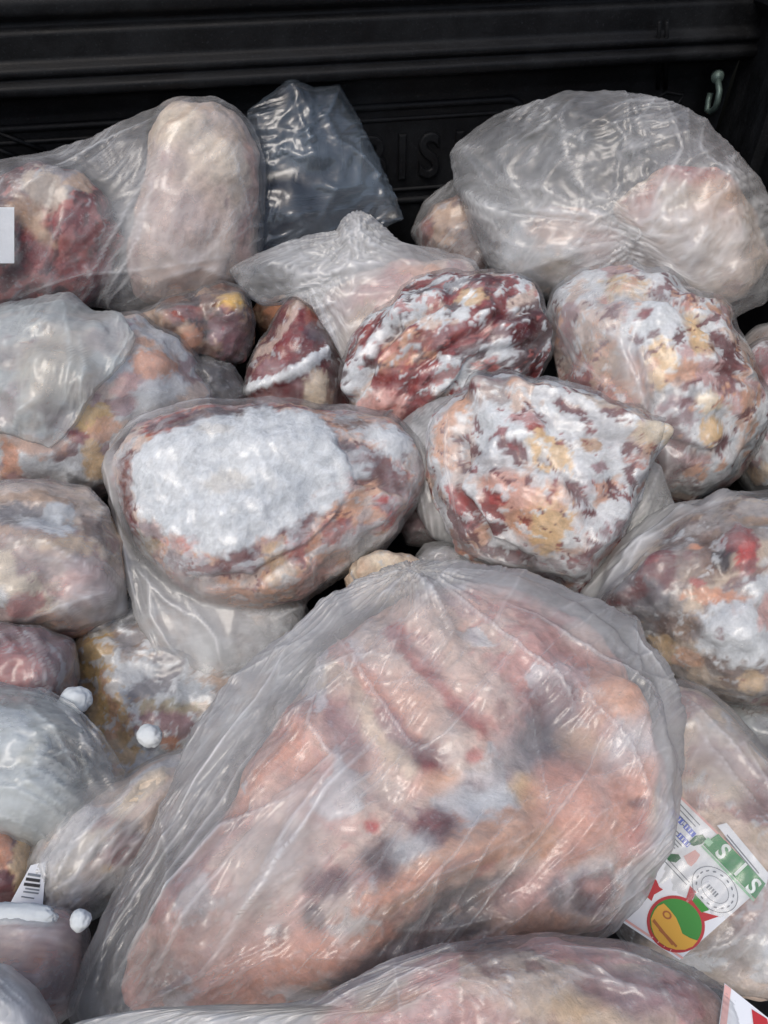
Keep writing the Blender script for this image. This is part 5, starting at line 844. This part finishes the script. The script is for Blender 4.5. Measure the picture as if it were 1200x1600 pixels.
film(o, fr, TF, 0.02, 0.04, 0.10, 322, folds=[([(470, 1600), (560, 1550), (660, 1500)], 5, 0.006, 0.35), ([(560, 1600), (620, 1540), (700, 1500)], 6, 0.006, 0.3), ([(780, 1600), (790, 1540), (760, 1500)], 5, 0.006, 0.4), ([(900, 1500), (950, 1540), (1060, 1570)], 4, 0.004, 0.3), ([(820, 1500), (900, 1530), (1000, 1560)], 4, 0.004, 0.3), ([(100, 1600), (250, 1580), (420, 1600)], 5, 0.006, 0.3), ([(300, 1575), (330, 1600), (420, 1620)], 5, 0.006, 0.3), ([(860, 1480), (960, 1490), (1080, 1530)], 4, 0.004, 0.3)],
     patches=[(250, 1600, 220, 50, 0, 0.2, 0.6), (560, 1540, 130, 40, -25, 0.16, 0.6)], angle=-25, nfold=36, wrinkle=0.003, streak=0.22, spread=35, fh=0.004, tight=4, smooth=3)
TFR, TOB = fr, o

# ------------------------------------------------------------------ printed labels
class Sheet:
    def __init__(s, fr, parent, w0, ref, bend=0.0, axis=45, tilt=(0, 0)):
        s.fr, s.parent, s.w0, s.bend, s.ax, s.tilt = fr, parent, w0, bend, axis, tilt; s.ref = fr.uv(np.array([ref[0]]), np.array([ref[1]]), w0)[0]
    def world(s, P, lift):
        P = np.asarray(P, float); q = s.fr.uv(P[:, 0], P[:, 1], s.w0); d = q - s.ref
        w = s.w0 + lift + d @ np.array(s.tilt); t = d @ np.array([math.cos(R(s.ax)), math.sin(R(s.ax))]); w = w - s.bend * t * t
        return s.fr.world(q[:, 0], q[:, 1], w) - np.array(s.parent.location)
    def add(s, name, P, F, m, lift, parent, smooth=True):
        me = poly_mesh(name, s.world(P, lift), F); o = link_mesh(name, me, m, s.parent, smooth); o.parent = parent or s.parent
        return o
    def quad(s, name, c, m, lift, parent=None, n=10, k=2):
        a, b, c_, d = [np.array(p, float) for p in c]; P = []
        for j in range(k + 1):
            for i in range(n + 1):
                u, v = i / n, j / k; P.append((a * (1 - u) + b * u) * (1 - v) + (d * (1 - u) + c_ * u) * v)
        F = [(j * (n + 1) + i, j * (n + 1) + i + 1, (j + 1) * (n + 1) + i + 1, (j + 1) * (n + 1) + i) for j in range(k) for i in range(n)]
        return s.add(name, P, F, m, lift, parent)
    def ring(s, name, c, rx, ry, ang, m, lift, parent=None, inner=0.0, n=40, a0=0, a1=360, kk=4):
        P, F = [], []; ca, sa = math.cos(R(ang)), math.sin(R(ang))
        for j in range(kk + 1):
            f = inner + (1 - inner) * j / kk
            for i in range(n + 1):
                t = R(a0 + (a1 - a0) * i / n); x, y = rx * f * math.cos(t), ry * f * math.sin(t); P.append((c[0] + x * ca - y * sa, c[1] + x * sa + y * ca))
        F = [(j * (n + 1) + i, j * (n + 1) + i + 1, (j + 1) * (n + 1) + i + 1, (j + 1) * (n + 1) + i) for j in range(kk) for i in range(n)]
        return s.add(name, P, F, m, lift, parent)
    def text(s, ch, at, size, ang, m, lift, parent, sx=1.0):
        v, f = glyph(ch, 1.0, 0.0, 0.0, 0.025); ca, sa = math.cos(R(ang)), math.sin(R(ang))
        P = [(at[0] + p[0] * size * sx * ca + p[1] * size * sa, at[1] + p[0] * size * sx * sa - p[1] * size * ca) for p in v]
        return s.add('letter', P, f, m, lift, parent, False)
    def poly(s, name, pts, m, lift, parent): return s.add(name, pts, [tuple(range(len(pts)))], m, lift, parent)
# U's label; print runs down to the right (about 47 degrees)
S = Sheet(UF, UOB, 0.056, (1085, 1365), 0.35, -45)
paper = S.quad('product_label', [(1052, 1234), (1200, 1378), (1062, 1500), (968, 1438)], PAPER, 0, None, 14, 14); L1 = 0.0005
back_ = S.quad('product_label', [(1120, 1290), (1135, 1286), (1202, 1366), (1196, 1386)], PAPER, 0.0008, None, 6, 2)
for k in range(4): S.quad('print_line', [(1137 + k * -1.2 - 1, 1304 + k * 5), (1186 - k, 1364 + k * 5), (1185 - k, 1366 + k * 5), (1136 - k * 1.2 - 1, 1306 + k * 5)], INK['grey'], 0.0012, back_, 4, 1)
def off(p, a, b): return (p[0] + a * 0.68 - b * 0.70, p[1] + a * 0.73 + b * 0.68)   # a along the print, b across it (down-left)
band = S.quad('green_band', [(1122, 1303), (1196, 1381), (1180, 1405), (1098, 1320)], INK['green'], 0.0014, paper, 10, 3)
S.quad('band_edge', [(1097, 1321), (1179, 1406), (1177, 1409), (1095, 1323)], INK['pale_green'], 0.0014, paper, 10, 1)
for ch, at in (('S', (1120, 1342)), ('I', (1147, 1370)), ('S', (1167, 1396))): S.text(ch, (at[0] + 1, at[1] - 3), 35, 46, INK['white'], 0.0019, band, 1.0)
S.quad('print_bar', [(1106, 1309), (1114, 1317), (1107, 1324), (1099, 1316)], INK['pale_green'], 0.0019, band, 2, 1)
for k in range(4):
    a = off((1056, 1248), 6, k * 6.5); b = off(a, 50 - 3 * k, 0); S.quad('print_line', [a, b, off(b, 0, 1.8), off(a, 0, 1.8)], INK['grey'], L1, paper, 4, 1)
for k, (t0, t1) in enumerate(((0, 30), (34, 56), (4, 22), (34, 58))):
    base = off((1050, 1262), 0, 0) if k < 2 else off((1040, 1276), 0, 0)
    a, b = off(base, t0, 0), off(base, t1, 0); S.quad('blue_print', [a, b, off(b, 0, 9), off(a, 0, 9)], INK['blue'], L1, paper, 4, 1)
    for q in range(int((t1 - t0) / 6)):
        c = off(a, 3 + q * 6, 1.5); S.quad('print_gap', [c, off(c, 2.0, 0), off(c, 2.0, 6), off(c, 0, 6)], PAPER, L1 + 0.0003, paper, 1, 1)
for k in range(7):
    a = off((1052, 1292), 0, k * 5.2); b = off(a, 36 - k * 2.4, 0); S.quad('print_line', [a, b, off(b, 0, 1.8), off(a, 0, 1.8)], INK['grey'], L1, paper, 4, 1)
for k in range(2):
    a = off((1040, 1342), 0, k * 6 - 3); b = off(a, 52, 0); S.quad('print_line', [a, b, off(b, 0, 1.6), off(a, 0, 1.6)], INK['grey'], L1, paper, 4, 1)
S.poly('leaf_mark', [(1074, 1318), (1086, 1306), (1098, 1304), (1104, 1312), (1096, 1319), (1084, 1322)], INK['leaf'], L1, paper)
S.poly('leaf_mark', [(1040, 1340), (1048, 1334), (1060, 1335), (1064, 1341), (1056, 1348), (1046, 1346)], INK['leaf'], L1, paper)
S.poly('pink_mark', [(1068, 1338), (1086, 1328), (1094, 1336), (1088, 1346), (1080, 1354), (1074, 1350)], INK['pink'], L1, paper)
S.ring('oval_stamp', (1117, 1390), 42, 30, 46, INK['grey'], L1, paper, 0.965, 48, kk=1)
S.ring('oval_stamp', (1117, 1390), 26, 17, 46, INK['grey'], L1, paper, 0.955, 40, kk=1)
for k in range(16):
    t = R(k * 22.5 + 8)
    if math.sin(t * 1.0) > -2:
        x, y = 34 * math.cos(t), 23.5 * math.sin(t); c = (1117 + x * 0.69 - y * 0.72, 1390 + x * 0.72 + y * 0.69); S.ring('print_mark', c, 3.2, 1.4, 46 + math.degrees(t) + 90, INK['grey'], L1, paper, 0, 6, kk=1)
for k in range(5):
    c = off((1110, 1383), k * 4.6 - 2, 0); S.quad('print_mark', [c, off(c, 2.6, 0), off(c, 2.6, 8), off(c, 0, 8)], INK['grey'], L1, paper, 1, 1)
emb = S.ring('emblem', (1056, 1444), 47, 43, 40, INK['red'], L1, paper, 0.0, 48)
S.ring('emblem_disc', (1056, 1444), 42, 38, 40, INK['emblem'], L1 * 2, emb, 0.0, 48)
S.poly('emblem_field', [(1037, 1412), (1045, 1420), (1056, 1434), (1062, 1448), (1066, 1459), (1078, 1466), (1090, 1470), (1082, 1479), (1070, 1484), (1056, 1484), (1042, 1480), (1030, 1472), (1022, 1461), (1018, 1449), (1017, 1436), (1022, 1424), (1028, 1416)], INK['gold'], L1 * 3, emb)
for k in range(2): S.quad('print_line', [(1022 + k * 10, 1436 + k * 14), (1052 + k * 6, 1474 + k * 4), (1050 + k * 6, 1478 + k * 3), (1019 + k * 10, 1440 + k * 14)], INK['brown'], L1 * 4, emb, 4, 1)
S.ring('print_mark', (1042, 1430), 8, 6, 40, INK['brown'], L1 * 4, emb, 0.6, 14, kk=1)
S.poly('ribbon', [(1078, 1384), (1088, 1394), (1081, 1406), (1094, 1424), (1123, 1432), (1100, 1440), (1086, 1424), (1072, 1404)], INK['red'], L1 * 0.8, paper)
S.poly('ribbon_leaf', [(1086, 1398), (1096, 1408), (1108, 1422), (1096, 1426), (1082, 1408)], INK['emblem'], L1 * 1.6, paper)
S.poly('ribbon', [(1016, 1366), (1026, 1376), (1030, 1386), (1036, 1390), (1022, 1398), (1018, 1408), (1002, 1394), (1006, 1388)], INK['red'], L1, paper)
for a, b in (((970, 1435), (1066, 1499)),): S.quad('label_edge', [a, b, (b[0] + 2, b[1] - 3), (a[0] + 2, a[1] - 3)], INK['pink'], L1, paper, 10, 1)
S.quad('label_edge', [(1054, 1234), (1199, 1376), (1197, 1379), (1052, 1237)], INK['pink'], L1, paper, 14, 1)
# Q's tag
S = Sheet(QF, QO, 0.042, (40, 1390), 0.0, 0)
paper = S.quad('product_label', [(48, 1352), (72, 1346), (66, 1425), (10, 1422)], PAPER, 0, None, 4, 4)
for k, (x, y, ww, hh) in enumerate(((44, 1364, 20, 4), (41, 1371, 22, 5), (38, 1379, 25, 5), (40, 1387, 22, 2.5), (37, 1392, 24, 2.5), (34, 1400, 20, 2))):
    S.quad('print_line', [(x, y), (x + ww, y + 3), (x + ww - 1, y + hh + 3), (x - 1, y + hh)], INK['black' if k in (1, 2) else 'grey'], L1, paper, 2, 1)
# T's label in the bottom right corner
S = Sheet(TFR, TOB, 0.018, (1160, 1570), 0.0, 0)
paper = S.quad('product_label', [(1132, 1536), (1212, 1600), (1190, 1660), (1118, 1640)], PAPER, 0, None, 4, 4)
S.quad('label_edge', [(1132, 1538), (1142, 1545), (1130, 1642), (1120, 1640)], INK['pink'], L1, paper, 4, 1)
S.poly('ribbon', [(1174, 1577), (1198, 1592), (1206, 1625), (1178, 1612)], INK['red'], L1, paper)

# ------------------------------------------------------------------ lumps of loose frost
def frost(label, px, py, z, rx, ry, ang, seed, lumps=1):
    p = at_z(px, py, z); k = np.linalg.norm(p - CAM) / FPX
    o = empty('frost_lump', (0, 0, 0)); bpy.data.objects.remove(o)
    n = 41; th, ph = np.meshgrid(np.linspace(0, 2 * math.pi, n), np.linspace(0, math.pi, n)); th, ph = th.ravel(), ph.ravel()
    d = np.stack([np.cos(ph), np.sin(ph) * np.cos(th), np.sin(ph) * np.sin(th)], -1)
    v = np.sign(d) * np.abs(d) ** np.array([0.5 if rx > 2 * ry else 1.0, 1, 1])
    v = v * (1 + fbm(v * 1.3 * np.array([rx / ry, 1, 1]), 3, seed) * 0.2 + fbm(v * 5 * np.array([rx / ry, 1, 1]), 2, seed + 2) * 0.04)[:, None]
    ax = nrm(RIGHT * math.cos(R(ang)) - np.array([0, 0.8, 0.3]) * math.sin(R(ang))); az = nrm(ZUP - ax * (ax @ ZUP)); ay = np.cross(az, ax)
    V = v[:, :1] * rx * k * ax + v[:, 1:2] * ry * k * ay + v[:, 2:] * ry * k * az
    o = link_mesh('frost_lump', raw_mesh('frost_lump', V, grid_quads(n)), ICE); o.location = p
    return tag(o, label, 'frost lump', 'lumps of loose frost lying on the packets')
frost('round white ball of frost in front of the red packet at the left', 118, 1095, 0.30, 22, 20, 0, 401)
frost('small frost lump lying on the slice with the yellow fat border', 234, 1150, 0.29, 18, 16, 20, 402)
frost('tiny frost ball at the tip of the pale tapered joint', 126, 1438, 0.345, 13, 13, 0, 403)
frost('long roll of packed frost below the white tag at the left edge', 22, 1432, 0.325, 52, 15, 2, 404)
